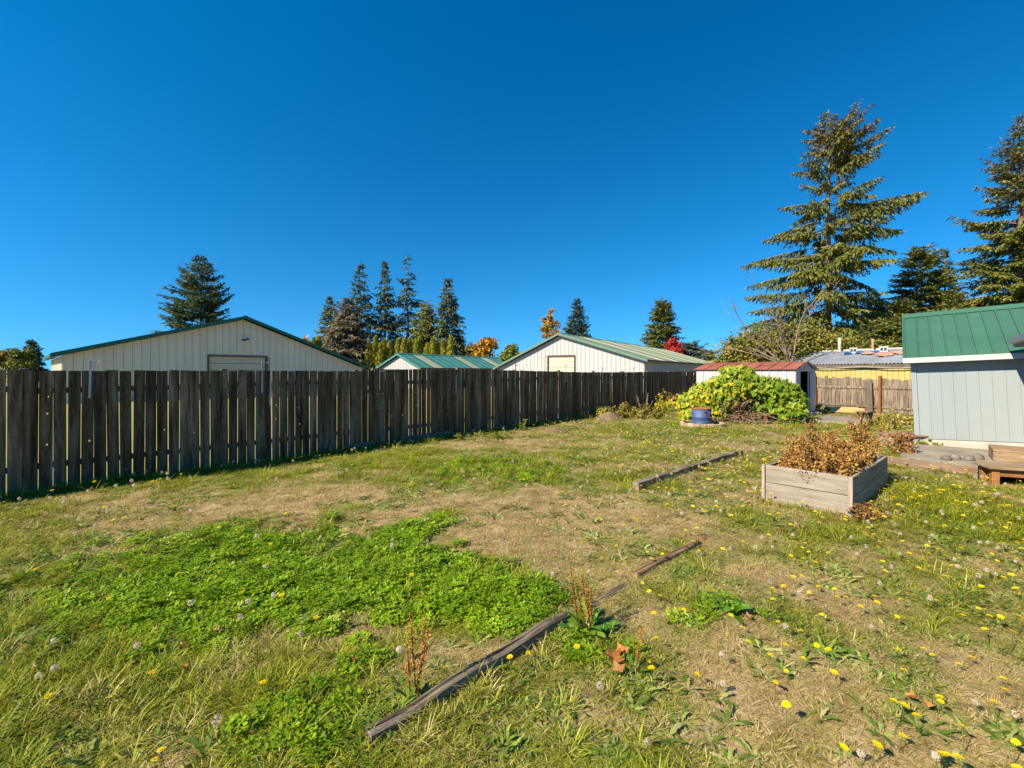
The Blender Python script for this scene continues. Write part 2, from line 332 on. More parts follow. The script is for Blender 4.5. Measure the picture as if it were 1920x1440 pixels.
M_DEADPLANT = foliage('dead_planter_plants', [(0, (0.17, 0.075, 0.022)), (0.35, (0.38, 0.20, 0.05)), (0.7, (0.55, 0.34, 0.09)), (0.9, (0.56, 0.43, 0.11)), (1, (0.34, 0.36, 0.07))], 0.3)
M_SHRUB = foliage('autumn_shrub', [(0, (0.14, 0.06, 0.03)), (0.5, (0.34, 0.17, 0.05)), (1, (0.30, 0.27, 0.06))], 0.3)
M_GRAPE = foliage('grape_leaf', [(0, (0.09, 0.18, 0.012)), (0.45, (0.20, 0.31, 0.02)), (0.7, (0.33, 0.40, 0.03)), (0.84, (0.58, 0.47, 0.03)), (1, (0.72, 0.46, 0.03))], 0.35, 0.05, 0.5)
M_LAUREL = foliage('olive_leaf', [(0, (0.075, 0.09, 0.014)), (0.5, (0.20, 0.20, 0.03)), (0.9, (0.36, 0.30, 0.055)), (1, (0.42, 0.22, 0.05))], 0.25, 0.05)
M_DRYWEED = foliage('dry_weed', [(0, (0.20, 0.17, 0.03)), (0.5, (0.38, 0.33, 0.07)), (1, (0.52, 0.42, 0.13))], 0.3)
M_GOLD = foliage('golden_leaf', [(0, (0.20, 0.16, 0.02)), (0.5, (0.60, 0.36, 0.03)), (1, (0.66, 0.22, 0.035))], 0.35, 0.08)
M_YGREEN = foliage('yellow_green_leaf', [(0, (0.10, 0.13, 0.015)), (1, (0.27, 0.30, 0.045))], 0.3, 0.08)
M_REDLEAF = foliage('red_maple_leaf', [(0, (0.42, 0.03, 0.03)), (1, (0.72, 0.10, 0.08))], 0.35, 0.05)
M_BROADDARK = foliage('autumn_broadleaf', [(0, (0.05, 0.07, 0.015)), (0.6, (0.15, 0.15, 0.03)), (1, (0.30, 0.19, 0.04))], 0.3, 0.1)
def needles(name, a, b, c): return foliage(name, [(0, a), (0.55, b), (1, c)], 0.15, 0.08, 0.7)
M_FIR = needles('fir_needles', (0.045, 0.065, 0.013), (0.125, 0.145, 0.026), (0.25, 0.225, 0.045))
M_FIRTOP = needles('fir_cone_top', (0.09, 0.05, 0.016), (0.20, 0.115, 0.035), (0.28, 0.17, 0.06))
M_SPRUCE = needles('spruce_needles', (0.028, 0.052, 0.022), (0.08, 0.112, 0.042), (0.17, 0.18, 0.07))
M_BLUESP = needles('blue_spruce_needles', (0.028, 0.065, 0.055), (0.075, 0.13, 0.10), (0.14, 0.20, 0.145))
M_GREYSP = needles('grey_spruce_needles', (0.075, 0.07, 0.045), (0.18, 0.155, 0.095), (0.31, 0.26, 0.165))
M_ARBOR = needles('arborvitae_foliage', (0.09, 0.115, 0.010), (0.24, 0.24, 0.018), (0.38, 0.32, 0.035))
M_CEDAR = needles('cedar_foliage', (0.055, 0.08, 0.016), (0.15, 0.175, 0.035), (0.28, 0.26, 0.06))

# ------------------------------------------------------------------ plan of the yard (metres, x right, y away)
FD = Vector((0.658, 0.753)).normalized()          # run of the long fence
FN = Vector((FD.y, -FD.x))                        # its yard side
F0 = Vector((-1.44, 12.29))                       # a point on it
FT0, FT1 = -13.2, 18.2                            # its ends along FD
def fence_side(x, y): return (x - F0.x) * FN.x + (y - F0.y) * FN.y     # > 0 in the yard

PL_A = Vector((3.97, 5.29)); PL_ANG = math.atan2(0.70, -0.63)            # planter: front-right foot; direction of its short front
PL_U = Vector((-0.665, 0.747)); PL_V = Vector((0.747, 0.665)); PL_W, PL_L, PL_H = 0.95, 2.0, 0.45
SH = Vector((9.33, 10.5)); SX = Vector((0.747, -0.664)); SY = Vector((0.664, 0.747)); SROT = math.atan2(-0.664, 0.747)
MS = Vector((10.15, 16.3)); MX = Vector((0.766, 0.643)); MY = Vector((-0.643, 0.766))
EXCL = []                                          # footprints without grass: origin, u, v, u0,u1,v0,v1
EXCL.append((PL_A, PL_U, PL_V, -0.02, PL_W + 0.02, -0.02, PL_L + 0.02))
EXCL.append((SH, SX, SY, -0.1, 6, -0.02, 6)); EXCL.append((SH, SX, SY, 1.7, 7, -7, 0.5))
EXCL.append((MS, MX, MY, -0.1, 2.3, -0.15, 3.9))

# lawn maps: blobs given as (x, y, radius across, radius in depth, weight)
def blob(px, py, rx, ry, w):
    x, d = G(px, py); return (x, d, rx * d / F_PX, ry * d * d / (CAM_H * F_PX), w)
GREEN_B = [blob(*a) for a in [
    (430, 1060, 200, 75, .75), (770, 1060, 130, 80, .95), (900, 1130, 130, 50, .6), (600, 1110, 180, 60, .6), (330, 1130, 200, 60, .4),
    (110, 1150, 160, 80, .35), (180, 1290, 260, 90, .45), (520, 1340, 130, 70, .35), (60, 1000, 120, 40, .15),
    (930, 880, 150, 28, .5), (700, 862, 170, 18, .45), (330, 900, 260, 22, .4), (1050, 845, 200, 10, .25), (1250, 800, 200, 9, .4),
    (640, 905, 50, 10, .3), (1800, 960, 140, 60, .7), (1720, 925, 70, 40, .5), (1880, 1000, 80, 60, .4), (1560, 1000, 120, 30, .25),
    (1100, 1190, 60, 40, .3), (1000, 1300, 60, 30, .2), (1330, 1140, 90, 30, .25), (1700, 1190, 120, 40, .2), (1300, 890, 90, 14, .25),
    (1450, 920, 60, 25, .15), (1250, 950, 60, 20, .2), (1560, 795, 120, 8, .4), (960, 930, 25, 8, .5), (880, 925, 15, 7, .5),
    (1640, 1330, 50, 25, .4), (1480, 1310, 50, 30, .3), (1780, 1090, 120, 40, .15), (1180, 890, 50, 16, .3),
    # dry ground
    (620, 905, 160, 22, -.45), (440, 945, 170, 26, -.5), (880, 940, 260, 30, -.5), (1090, 965, 150, 55, -.5), (900, 1010, 70, 40, -.6),
    (1130, 1050, 110, 40, -.35), (700, 1165, 110, 25, -.55), (820, 1220, 120, 40, -.3), (560, 1200, 60, 30, -.3), (560, 985, 110, 18, -.4),
    (1510, 1080, 110, 40, -.4), (1440, 1265, 140, 60, -.5), (1660, 1150, 110, 40, -.35), (1870, 1090, 80, 40, -.4), (1430, 835, 90, 14, -.5),
    (1000, 838, 140, 10, -.35), (1240, 880, 80, 14, -.45), (1330, 1310, 120, 40, -.25), (1180, 1330, 90, 40, -.3), (1250, 1150, 70, 40, -.3),
    (1380, 800, 60, 6, -.5), (380, 1240, 50, 30, -.35), (90, 1230, 60, 20, -.2), (260, 985, 100, 12, -.35), (1700, 1010, 60, 20, -.2), (1100, 880, 80, 14, -.3)]]
CLOVER_B = [blob(*a) for a in [(430, 1060, 190, 65, 1.0), (770, 1060, 120, 75, 1.3), (920, 1135, 110, 40, 1.0), (590, 1120, 190, 50, .8), (300, 1130, 150, 50, .5),
    (600, 1320, 90, 60, .6), (1330, 1160, 80, 30, .4), (930, 880, 120, 20, .25), (1100, 1180, 80, 40, .4)]]
LONG_B = [blob(*a) for a in [(200, 1290, 260, 90, 1.0), (60, 1180, 120, 60, .5), (470, 1330, 110, 70, .8), (1760, 950, 100, 40, .7), (1690, 930, 40, 40, .9), (940, 880, 120, 20, .4), (1180, 892, 40, 16, .8), (1100, 1250, 60, 50, .3)]]
def bsum(B, x, y):
    s = np.zeros_like(x)
    for bx, by, rx, ry, w in B: s += w * np.exp(-(((x - bx) / rx) ** 2 + ((y - by) / ry) ** 2) ** 1.3)
    return s
def green_map(x, y):
    x = np.asarray(x, float); y = np.asarray(y, float)
    wx = x + 0.5 * (fbm(x * 1.4, y * 1.4, 31, 3) - 0.5); wy = y + 0.5 * (fbm(x * 1.4 + 40, y * 1.4, 37, 3) - 0.5)
    g = 0.49 + 0.9 * (fbm(x * 0.55, y * 0.55, 3, 4) - 0.5) + 1.5 * (fbm(x * 2.6, y * 2.6, 21, 3) - 0.5) + 0.9 * (fbm(x * 7.5, y * 7.5, 23, 2) - 0.5) + 0.85 * bsum(GREEN_B, wx, wy)
    fs = (x - F0.x) * FN.x + (y - F0.y) * FN.y
    g = g + 0.35 * np.exp(-(np.maximum(fs, 0) / 0.6) ** 2) * (fs > 0)
    return np.clip(g, 0, 1)

# ------------------------------------------------------------------ ground: one sheet to the horizon
def grid_axis(a, b, step, far):
    near = np.arange(a, b + 1e-6, step); k = 1.0; lo = []; hi = []; p = 0.5
    while near[0] - p * 1.0 > -far: lo.append(near[0] - p); p *= 1.5
    p = 0.5
    while near[-1] + p < far: hi.append(near[-1] + p); p *= 1.5
    return np.array(lo[::-1] + list(near) + hi)
gx = grid_axis(-11, 19, 0.14, 2500); gy = grid_axis(-2.5, 29, 0.14, 3000)
XX, YY = np.meshgrid(gx, gy); nx, ny = len(gx), len(gy)
ZZ = HGT(XX, YY); gm = green_map(XX, YY)
fsv = fence_side(XX, YY); gm = np.where(fsv < 0.0, 0.35 + 0.3 * fbm(XX * 0.3, YY * 0.3, 77, 3), gm)
idx = np.arange(nx * ny).reshape(ny, nx)
FQ = np.stack([idx[:-1, :-1], idx[:-1, 1:], idx[1:, 1:], idx[1:, :-1]], -1).reshape(-1, 4)
def ground_mat():
    m, nt, b = ntree('turf_ground')
    at = nt.nodes.new('ShaderNodeAttribute'); at.attribute_name = 'tint'
    tc = nt.nodes.new('ShaderNodeTexCoord'); v = tc.outputs['Object']
    n1 = noise_n(nt, v, 30, 6, 0.7); n2 = noise_n(nt, v, 4, 6, 0.6); n3 = noise_n(nt, v, 90, 3, 0.6)
    dry = ramp(nt, [(0.25, (0.20, 0.135, 0.07)), (0.5, (0.38, 0.285, 0.155)), (0.75, (0.54, 0.43, 0.26))]); nt.links.new(n1, dry.inputs[0])
    grn = ramp(nt, [(0.25, (0.08, 0.10, 0.018)), (0.5, (0.17, 0.20, 0.03)), (0.75, (0.27, 0.285, 0.06))]); nt.links.new(n3, grn.inputs[0])
    f = math_n(nt, 'ADD', at.outputs['Fac'], math_n(nt, 'MULTIPLY', math_n(nt, 'SUBTRACT', n2, 0.5), 0.9), True)
    mx = nt.nodes.new('ShaderNodeMix'); mx.data_type = 'RGBA'
    nt.links.new(f, mx.inputs['Factor']); nt.links.new(dry.outputs[0], mx.inputs['A']); nt.links.new(grn.outputs[0], mx.inputs['B'])
    nt.links.new(mx.outputs['Result'], b.inputs['Base Color']); b.inputs['Roughness'].default_value = 1.0; b.inputs['Specular IOR Level'].default_value = 0.05
    bp = nt.nodes.new('ShaderNodeBump'); bp.inputs['Strength'].default_value = 0.6; bp.inputs['Distance'].default_value = 0.03
    nt.links.new(n1, bp.inputs['Height']); nt.links.new(bp.outputs[0], b.inputs['Normal'])
    return m
ground = link('ground', np_mesh('ground', [(np.stack([XX, YY, ZZ], -1).reshape(-1, 3), FQ, 0, gm.ravel())], [ground_mat()], True))
ground['kind'] = 'structure'

def frame(ang): return Matrix.Rotation(ang, 4, 'Z')

# concrete paving beside the blue shed and by the metal shed
def slab(name, o, u, v, u0, u1, v0, v1, z0, z1, cols, rows, mat):
    mb = MB(); root = bpy.data.objects.new(name, None); COL.objects.link(root); root['kind'] = 'structure'
    root.location = (o.x, o.y, 0); root.rotation_euler = (0, 0, math.atan2(u.y, u.x))
    for i in range(cols):
        for j in range(rows):
            a0 = u0 + (u1 - u0) * i / cols + 0.008; a1 = u0 + (u1 - u0) * (i + 1) / cols - 0.008
            b0 = v0 + (v1 - v0) * j / rows + 0.008; b1 = v0 + (v1 - v0) * (j + 1) / rows - 0.008
            MB().cbox(a0, a1, b0, b1, z0, z1 + random.uniform(-0.004, 0.004), 0.012).build('paving_slab', mat, root)
    EXCL.append((o, u, v, u0, u1, v0, v1))
slab('patio', SH, SX, SY, -0.25, 1.72, -2.7, -0.06, -0.10, 0.035, 1, 2, M_SLAB)
slab('shed_apron', Vector((10.9, 14.3)), MX, MY, 0.0, 2.3, 0.0, 1.5, -0.10, 0.06, 2, 1, M_SLAB)

# ------------------------------------------------------------------ the long picket fence
def picket_mesh(h, w, t, holes, seed):
    rd = random.Random(seed); mb = MB(); zs = 0.0
    segs = sorted(holes); cur = 0.0
    hw = w / 2
    def sect(z, lx=0.0): return [(-hw + lx, -t / 2, z), (hw + lx, -t / 2, z), (hw + lx, t / 2, z), (-hw + lx, t / 2, z)]
    def run(z0, z1):
        n = max(1, int((z1 - z0) / 0.45)); vs = []; fs = []
        for i in range(n + 1): vs += sect(z0 + (z1 - z0) * i / n)
        for i in range(n):
            for k in range(4): fs.append((i * 4 + k, i * 4 + (k + 1) % 4, i * 4 + 4 + (k + 1) % 4, i * 4 + 4 + k))
        mb.add(vs, fs)
    for (hzz, hx, r) in segs:
        z0, z1 = hzz - 0.02, hzz + 0.02
        run(cur, z0)
        # square slice with an octagonal knot hole right through it
        outer = [(hw, hzz), (hw, z1), (hx, z1), (-hw, z1), (-hw, hzz), (-hw, z0), (hx, z0), (hw, z0)]
        inner = [(hx + r * math.cos(k * math.pi / 4), hzz + r * 1.25 * math.sin(k * math.pi / 4)) for k in range(8)]
        vs = [(x, -t / 2, z) for x, z in outer] + [(x, -t / 2, z) for x, z in inner] + [(x, t / 2, z) for x, z in outer] + [(x, t / 2, z) for x, z in inner]
        fs = []
        for k in range(8):
            q = (k + 1) % 8
            fs += [(k, 8 + k, 8 + q, q), (16 + k, 16 + q, 24 + q, 24 + k), (8 + k, 24 + k, 24 + q, 8 + q)]
            if k in (0, 3, 4, 7): fs.append((k, q, 16 + q, 16 + k))
        mb.add(vs, fs); cur = z1
    run(cur, h)
    mb.add(sect(0), [(0, 3, 2, 1)])
    e = rd.uniform(-0.008, 0.008); top = sect(h); mb.add([(x, y, z) for (x, y, z) in top], [(0, 1, 2, 3)])
    return mb.mesh('picket', M_PICKET)
PV = []
for s in range(18):
    rd = random.Random(100 + s); nh = [0, 0, 1, 1, 2, 3][s % 6]
    hs = []
    for k in range(nh):
        hs.append((0.35 + 1.25 * (k + rd.uniform(0.15, 0.85)) / nh, rd.uniform(-0.035, 0.035), rd.uniform(0.005, 0.013)))
    PV.append(picket_mesh(1.71, 0.138, 0.017, hs, s))
fence = thing('picket_fence', 'long weathered dark picket fence with gaps and metal wire brackets', 'fence', (F0.x, F0.y, 0), math.atan2(FD.y, FD.x))
# local frame: x along the fence, -y is the yard side
def fence_top(t):
    return float(np.interp(t, [-14, -5.0, -2.7, -2.6, 0.5, 1.0, 6.5, 10, 18], [1.71, 1.71, 1.70, 1.745, 1.75, 1.745, 1.66, 1.66, 1.70]))
t = FT0; k = 0
while t < FT1:
    w = random.choice([0.138, 0.138, 0.138, 0.132, 0.145, 0.127]) if t < -2.6 else random.choice([0.138, 0.09, 0.112, 0.138, 0.125])
    gap = random.choice([0.009, 0.012, 0.014, 0.016, 0.004]) if t < -2.6 else random.choice([0.003, 0.004, 0.008, 0.02, 0.005, 0.028])
    tx = F0.x + FD.x * t; ty = F0.y + FD.y * t
    hgt = fence_top(t + w / 2) + random.uniform(-0.008, 0.008); z0 = hz(tx, ty) - 0.02 + random.choice([0, 0, 0.01, 0.03])
    o = link('picket', PV[random.randrange(18) if t > -2.6 or k % 3 == 0 else random.choice([0, 1, 6, 7, 12, 13])], fence, (t + w / 2, -0.02 + random.uniform(-0.003, 0.003), z0),
             (random.gauss(0, 0.003), random.gauss(0, 0.0035), random.gauss(0, 0.03)))
    o.scale = (w / 0.138 * random.choice([1, -1]), 1, (hgt - z0) / 1.71); t += w + gap; k += 1
posts = [FT0 + 0.1]
while posts[-1] + 2.4 < FT1: posts.append(posts[-1] + 2.4)
posts = [(-12.9), (-10.5), -8.02, -5.55, -3.0, -2.55, 0.05, 2.4, 4.75, 7.05, 9.45, 11.9, 14.3, 16.7, 18.15]
for q, pt in enumerate(posts):
    MB().cbox(-0.045, 0.045, -0.045, 0.045, -0.3, fence_top(pt) + (0.03 if q not in (6, 8, 9, 10, 11) else 0.055), 0.006).build('post', M_POST, fence, (pt, 0.078, 0), (random.gauss(0, 0.006), random.gauss(0, 0.006), 0))
for a, b in zip(posts[:-1], posts[1:]):
    for zz in (0.36, 0.36 + 1.08):
        if b - a < 0.6: continue
        z = zz + random.uniform(-0.02, 0.02); sl = random.uniform(-0.01, 0.01)
        MB().cbox(0.02, b - a - 0.02, -0.018, 0.018, -0.042, 0.042, 0.005).build('rail', M_RAIL, fence, (a, 0.0085, z), (0, -sl, 0))
# loose kick boards at the foot
for a, b, hh in ((-3.35, -2.62, 0.12), (-1.9, -0.25, 0.16)):
    MB().cbox(0, b - a, -0.02, 0.02, -0.05, hh, 0.005).build('kick_board', M_POST, fence, (a, -0.072, hz(F0.x + FD.x * a, F0.y + FD.y * a) + 0.02), (-0.08, -0.01, 0))
# wire brackets: strap nailed to the face, arm and upturned hook above
def bracket(px, top, bot, hook):
    r = (px - 960) / F_PX; tt = (r * F0.y - F0.x) / (FD.x - r * FD.y); d = F0.y + FD.y * tt
    z1 = ZH(top, d); z0 = ZH(bot, d); mb = MB()
    mb.box(-0.014, 0.014, -0.006, 0, z0, z1 - (0.02 if hook else 0))
    if hook:
        mb.tube([(0, -0.004, z1 - 0.05), (0.0, -0.004, z1), (0.03, -0.02, z1 - 0.02), (0.09, -0.03, z1 - 0.03), (0.10, -0.03, z1 + 0.015)], 0.009, 6)
        mb.box(-0.022, 0.022, -0.014, -0.002, z1 - 0.05, z1 - 0.005)
    mb.build('wire_bracket', M_GALV, fence, (tt, -0.034, 0), (0, 0.02, 0))
for a in [(163, 674, 746, 1), (487, 678, 737, 1), (503, 700, 760, 0), (708, 694, 730, 1), (852, 703, 739, 0), (963, 683, 722, 1), (1058, 684, 716, 1), (1127, 689, 720, 1), (1185, 689, 718, 1), (1282, 696, 725, 0)]: bracket(*a)
mb = MB(); mb.lathe([(0.0, -0.02), (0.05, -0.012), (0.06, 0.02), (0.03, 0.05), (0, 0.055)], 10)
mb.build('dark_cup', M_BLACK, fence, (0.12, -0.09, 1.33), (1.57, 0, 0))
# leaning lengths of batten at the far end
MB().tube([(0, 0, 0), (0.5, 0, 1.35)], 0.018, 5).build('leaning_batten', M_GALV, fence, (15.9, -0.10, 0.30))
MB().tube([(0, 0, 0), (0.3, 0, 0.75)], 0.018, 5).build('leaning_batten', M_GALV, fence, (17.2, -0.10, 0.85))

# ------------------------------------------------------------------ lawn: grass, clover and weeds scattered as stuff
def leaf_strip(base, az, length, width, rise, curl, segs, lobes=0, rd=random):
    """arched blade: returns vertices, faces"""
    vs = []; fs = []; dx, dy = math.cos(az), math.sin(az); sx, sy = -dy, dx
    for i in range(segs + 1):
        s = i / segs; r = length * (s * math.cos(rise * (1 - s * 0.3))); z = length * (math.sin(rise) * s - curl * s * s)
        w = width * (math.sin(math.pi * (0.12 + 0.86 * s)) ** 0.7) * (1 if not lobes else (0.55 + 0.45 * (i % 2)))
        if i == segs: w = 0
        if i == 0: w = width * 0.35
        for q in ((-1, 1) if w > 0 else (0,)):
            vs.append((base[0] + dx * r + sx * w * q / 2, base[1] + dy * r + sy * w * q / 2, max(base[2] + z, 0.002)))
    for i in range(segs - 1): fs.append((2 * i, 2 * i + 1, 2 * i + 3, 2 * i + 2))
    fs.append((2 * segs - 2, 2 * segs - 1, 2 * segs))
    return vs, fs
def pack(name, items, mat):
    V = []; F3 = []; F4 = []; T = []
    for vs, fs, tint in items:
        o = len(V); V += vs; T += [tint] * len(vs)
        for f in fs: (F3 if len(f) == 3 else F4).append([i + o for i in f])
    me = bpy.data.meshes.new(name); me.from_pydata(V, [], F4 + F3); me.materials.append(mat)
    at = me.attributes.new('tint', 'FLOAT', 'POINT'); at.data.foreach_set('value', np.array(T, np.float32)); me.update()
    return me
def clump(seed, n, spread, l0, l1, width, rise0, rise1, curl, mat, name, segs=3):
    rd = random.Random(seed); it = []
    for i in range(n):
        a = rd.uniform(0, 6.283); r = spread * math.sqrt(rd.random())
        az = a + rd.gauss(0, 0.9); L = rd.uniform(l0, l1)
        vs, fs = leaf_strip((r * math.cos(a), r * math.sin(a), 0), az, L, width * rd.uniform(0.7, 1.3), rd.uniform(rise0, rise1), curl * rd.uniform(0.3, 1.2), segs)
        it.append((vs, fs, rd.random()))
    return pack(name, it, mat)
def cloverclump(seed, n, spread, mat, size=0.011):
    rd = random.Random(seed); it = []
    for i in range(n):
        a = rd.uniform(0, 6.283); r = spread * math.sqrt(rd.random()); h = rd.uniform(0.02, 0.085) * (1.1 - r / spread * 0.5)
        cx, cy = r * math.cos(a), r * math.sin(a); tilt = rd.gauss(0, 0.35); ta = rd.uniform(0, 6.28); tt = rd.random()
        for j in range(3):
            b = ta + j * 2.094 + rd.gauss(0, 0.15); s = size * rd.uniform(0.75, 1.3)
            pts = []
            for (u, w) in ((0.05, 0), (0.7, -0.55), (1.5, -0.7), (1.8, 0), (1.5, 0.7), (0.7, 0.55)):
                x = cx + s * (u * math.cos(b) - w * math.sin(b)); y = cy + s * (u * math.sin(b) + w * math.cos(b))
                pts.append((x, y, h + (x - cx) * math.tan(tilt) * 0.8 + s * 0.25 * u))
            it.append((pts, [(0, 1, 2, 3), (0, 3, 4, 5)], min(1, max(0, tt + rd.gauss(0, 0.15)))))
        if i % 3 == 0:
            vs, fs = leaf_strip((cx, cy, 0), a, h * 1.1, 0.004, 1.3, 0.1, 2); it.append((vs, fs, 0.3))
    return pack('clover', it, mat)
def rosette(seed, n, l0, l1, w, rise):
    rd = random.Random(seed); it = []
    for i in range(n):
        az = 6.283 * i / n + rd.gauss(0, 0.25); L = rd.uniform(l0, l1)
        vs, fs = leaf_strip((0, 0, 0.004), az, L, w * rd.uniform(0.8, 1.2), rd.uniform(0.25, rise), rd.uniform(0.1, 0.45), 7, 1)
        it.append((vs, fs, rd.random()))
    return pack('rosette', it, M_WEED)
src = bpy.data.collections.new('lawn_sources')
SRC = []
for s in range(3): SRC.append(clump(s, 44, 0.10, 0.03, 0.075, 0.0042, 0.15, 0.9, 0.5, M_GRASS, 'short_grass'))       # 0-2 short
for s in range(2): SRC.append(clump(20 + s, 46, 0.10, 0.04, 0.10, 0.0032, 0.02, 0.35, 0.25, M_GRASS, 'thatch'))       # 3-4 flat thatch
for s in range(3): SRC.append(clump(40 + s, 30, 0.07, 0.09, 0.20, 0.0052, 0.5, 1.3, 0.55, M_GRASS, 'long_grass', 4))   # 5-7 long
for s in range(3): SRC.append(cloverclump(60 + s, 46, 0.10, M_CLOVER))                                                # 8-10 clover
for s in range(3): SRC.append(rosette(80 + s, 9 + s, 0.07, 0.15, 0.028, 0.7))                                         # 11-13 rosette
for s in range(2): SRC.append(clump(90 + s, 22, 0.10, 0.02, 0.06, 0.013, 0.2, 0.9, 0.4, M_WEED, 'plantain'))           # 14-15 broad small leaves
for i, me in enumerate(SRC):
    o = bpy.data.objects.new('lawn_src_%02d' % i, me); src.objects.link(o)
def scatter(name, P, rotz, scl, idx, dry, coll, label, cat, tilt=None):
    n = len(P); me = bpy.data.meshes.new(name); me.vertices.add(n); me.vertices.foreach_set('co', np.asarray(P, np.float32).ravel())
    rot = np.zeros((n, 3), np.float32); rot[:, 2] = rotz
    if tilt is not None: rot[:, 0] = tilt[:, 0]; rot[:, 1] = tilt[:, 1]
    for an, ty, arr, key in (('rot', 'FLOAT_VECTOR', rot, 'vector'), ('scl', 'FLOAT', scl, 'value'), ('idx', 'INT', idx, 'value'), ('dry', 'FLOAT', dry, 'value')):
        at = me.attributes.new(an, ty, 'POINT'); at.data.foreach_set(key, np.asarray(arr, np.int32 if ty == 'INT' else np.float32).ravel())
    o = link(name, me); o['kind'] = 'stuff'; o['label'] = label; o['category'] = cat
    ng = bpy.data.node_groups.new(name + '_nodes', 'GeometryNodeTree')
    ng.interface.new_socket('Geometry', in_out='INPUT', socket_type='NodeSocketGeometry'); ng.interface.new_socket('Geometry', in_out='OUTPUT', socket_type='NodeSocketGeometry')
    N = ng.nodes; gi = N.new('NodeGroupInput'); go = N.new('NodeGroupOutput')
    ci = N.new('GeometryNodeCollectionInfo'); ci.inputs['Collection'].default_value = coll; ci.inputs['Separate Children'].default_value = True; ci.inputs['Reset Children'].default_value = True
    ip = N.new('GeometryNodeInstanceOnPoints'); ip.inputs['Pick Instance'].default_value = True
    def na(nm, ty):
        a = N.new('GeometryNodeInputNamedAttribute'); a.data_type = ty; a.inputs['Name'].default_value = nm; return a.outputs['Attribute']
    L = ng.links
    L.new(gi.outputs[0], ip.inputs['Points']); L.new(ci.outputs[0], ip.inputs['Instance'])
    L.new(na('idx', 'INT'), ip.inputs['Instance Index']); L.new(na('rot', 'FLOAT_VECTOR'), ip.inputs['Rotation']); L.new(na('scl', 'FLOAT'), ip.inputs['Scale'])
    L.new(ip.outputs[0], go.inputs[0])
    md = o.modifiers.new('scatter', 'NODES'); md.node_group = ng
    return o
def inside_yard(x, y, m=0.06):
    ok = ((x - F0.x) * FN.x + (y - F0.y) * FN.y) > m
    for o, u, v, u0, u1, v0, v1 in EXCL:
        a = (x - o.x) * u.x + (y - o.y) * u.y; b = (x - o.x) * v.x + (y - o.y) * v.y
        ok &= ~((a > u0) & (a < u1) & (b > v0) & (b < v1))
    return ok
def yard_points(d0, d1, dens):
    wid = 1.45 * d1 + 2.5; n = int(dens * 2 * wid * (d1 - d0))
    x = RNG.uniform(-wid, wid, n); y = RNG.uniform(d0, d1, n)
    ok = (np.abs(x) < 1.3 * y + 1.6) & inside_yard(x, y) & (x < 17)
    return x[ok], y[ok]
PX, PY, SS = [], [], []
for d0, d1, dens, s in ((0.6, 3.2, 620, 0.78), (3.2, 5.5, 430, 0.88), (5.5, 9, 250, 1.0), (9, 14, 130, 1.2), (14, 26, 60, 1.45)):
    x, y = yard_points(d0, d1, dens); PX.append(x); PY.append(y); SS.append(np.full(len(x), s))
X = np.concatenate(PX); Y = np.concatenate(PY); S = np.concatenate(SS); n = len(X)
gmv = green_map(X, Y); cl = bsum(CLOVER_B, X + 1.0 * (fbm(X * 2, Y * 2, 51, 3) - .5), Y + 1.0 * (fbm(X * 2, Y * 2, 52, 3) - .5)); lo = bsum(LONG_B, X, Y)
r = RNG.random(n); idx = np.where(r < 0.62, RNG.integers(0, 3, n), RNG.integers(3, 5, n))
idx = np.where((gmv < 0.38) & (RNG.random(n) < 0.75), RNG.integers(3, 5, n), idx)
wn_ = fbm(X * 1.8, Y * 1.8, 61, 3)
idx = np.where((wn_ > 0.56) & (gmv > 0.35) & (RNG.random(n) < 0.45), RNG.integers(14, 16, n), idx)
idx = np.where((RNG.random(n) < np.clip(cl * (0.2 + 1.1 * (gmv - 0.4)) * (0.15 + 1.5 * fbm(X * 3.1, Y * 3.1, 55, 3)), 0, 0.5)), RNG.integers(8, 11, n), idx)
idx = np.where((RNG.random(n) < np.clip(lo, 0, 1) * 0.4 + 0.05 * (gmv > 0.55)), RNG.integers(5, 8, n), idx)
idx = np.where((fbm(X * 1.1 + 9, Y * 1.1, 71, 2) > 0.52) & (RNG.random(n) < 0.06), RNG.integers(11, 14, n), idx)
fsx = (X - F0.x) * FN.x + (Y - F0.y) * FN.y
idx = np.where((fsx < 0.35) & (RNG.random(n) < 0.45), RNG.integers(5, 8, n), idx)
dry = np.clip(1.0 - 1.22 * gmv + RNG.normal(0, 0.13, n), -0.2, 1.15)
dry = np.where((idx >= 8), np.minimum(dry - 0.45, 0.35), dry); dry = np.where((idx >= 5) & (idx <= 7), dry - 0.25, dry)
dry = np.where(idx >= 11, np.minimum(dry, 0.08), dry)
scl = S * RNG.uniform(0.7, 1.25, n) * np.where(idx < 3, 0.75 + 0.5 * gmv, 1.0)
Z = HGT(X, Y) - 0.004
scatter('lawn_grass', np.stack([X, Y, Z], -1), RNG.uniform(0, 6.283, n), scl, idx, dry, src, 'patchy lawn of green grass, straw and clover in the yard', 'grass',
        np.stack([RNG.normal(0, 0.12, n), RNG.normal(0, 0.12, n)], -1))
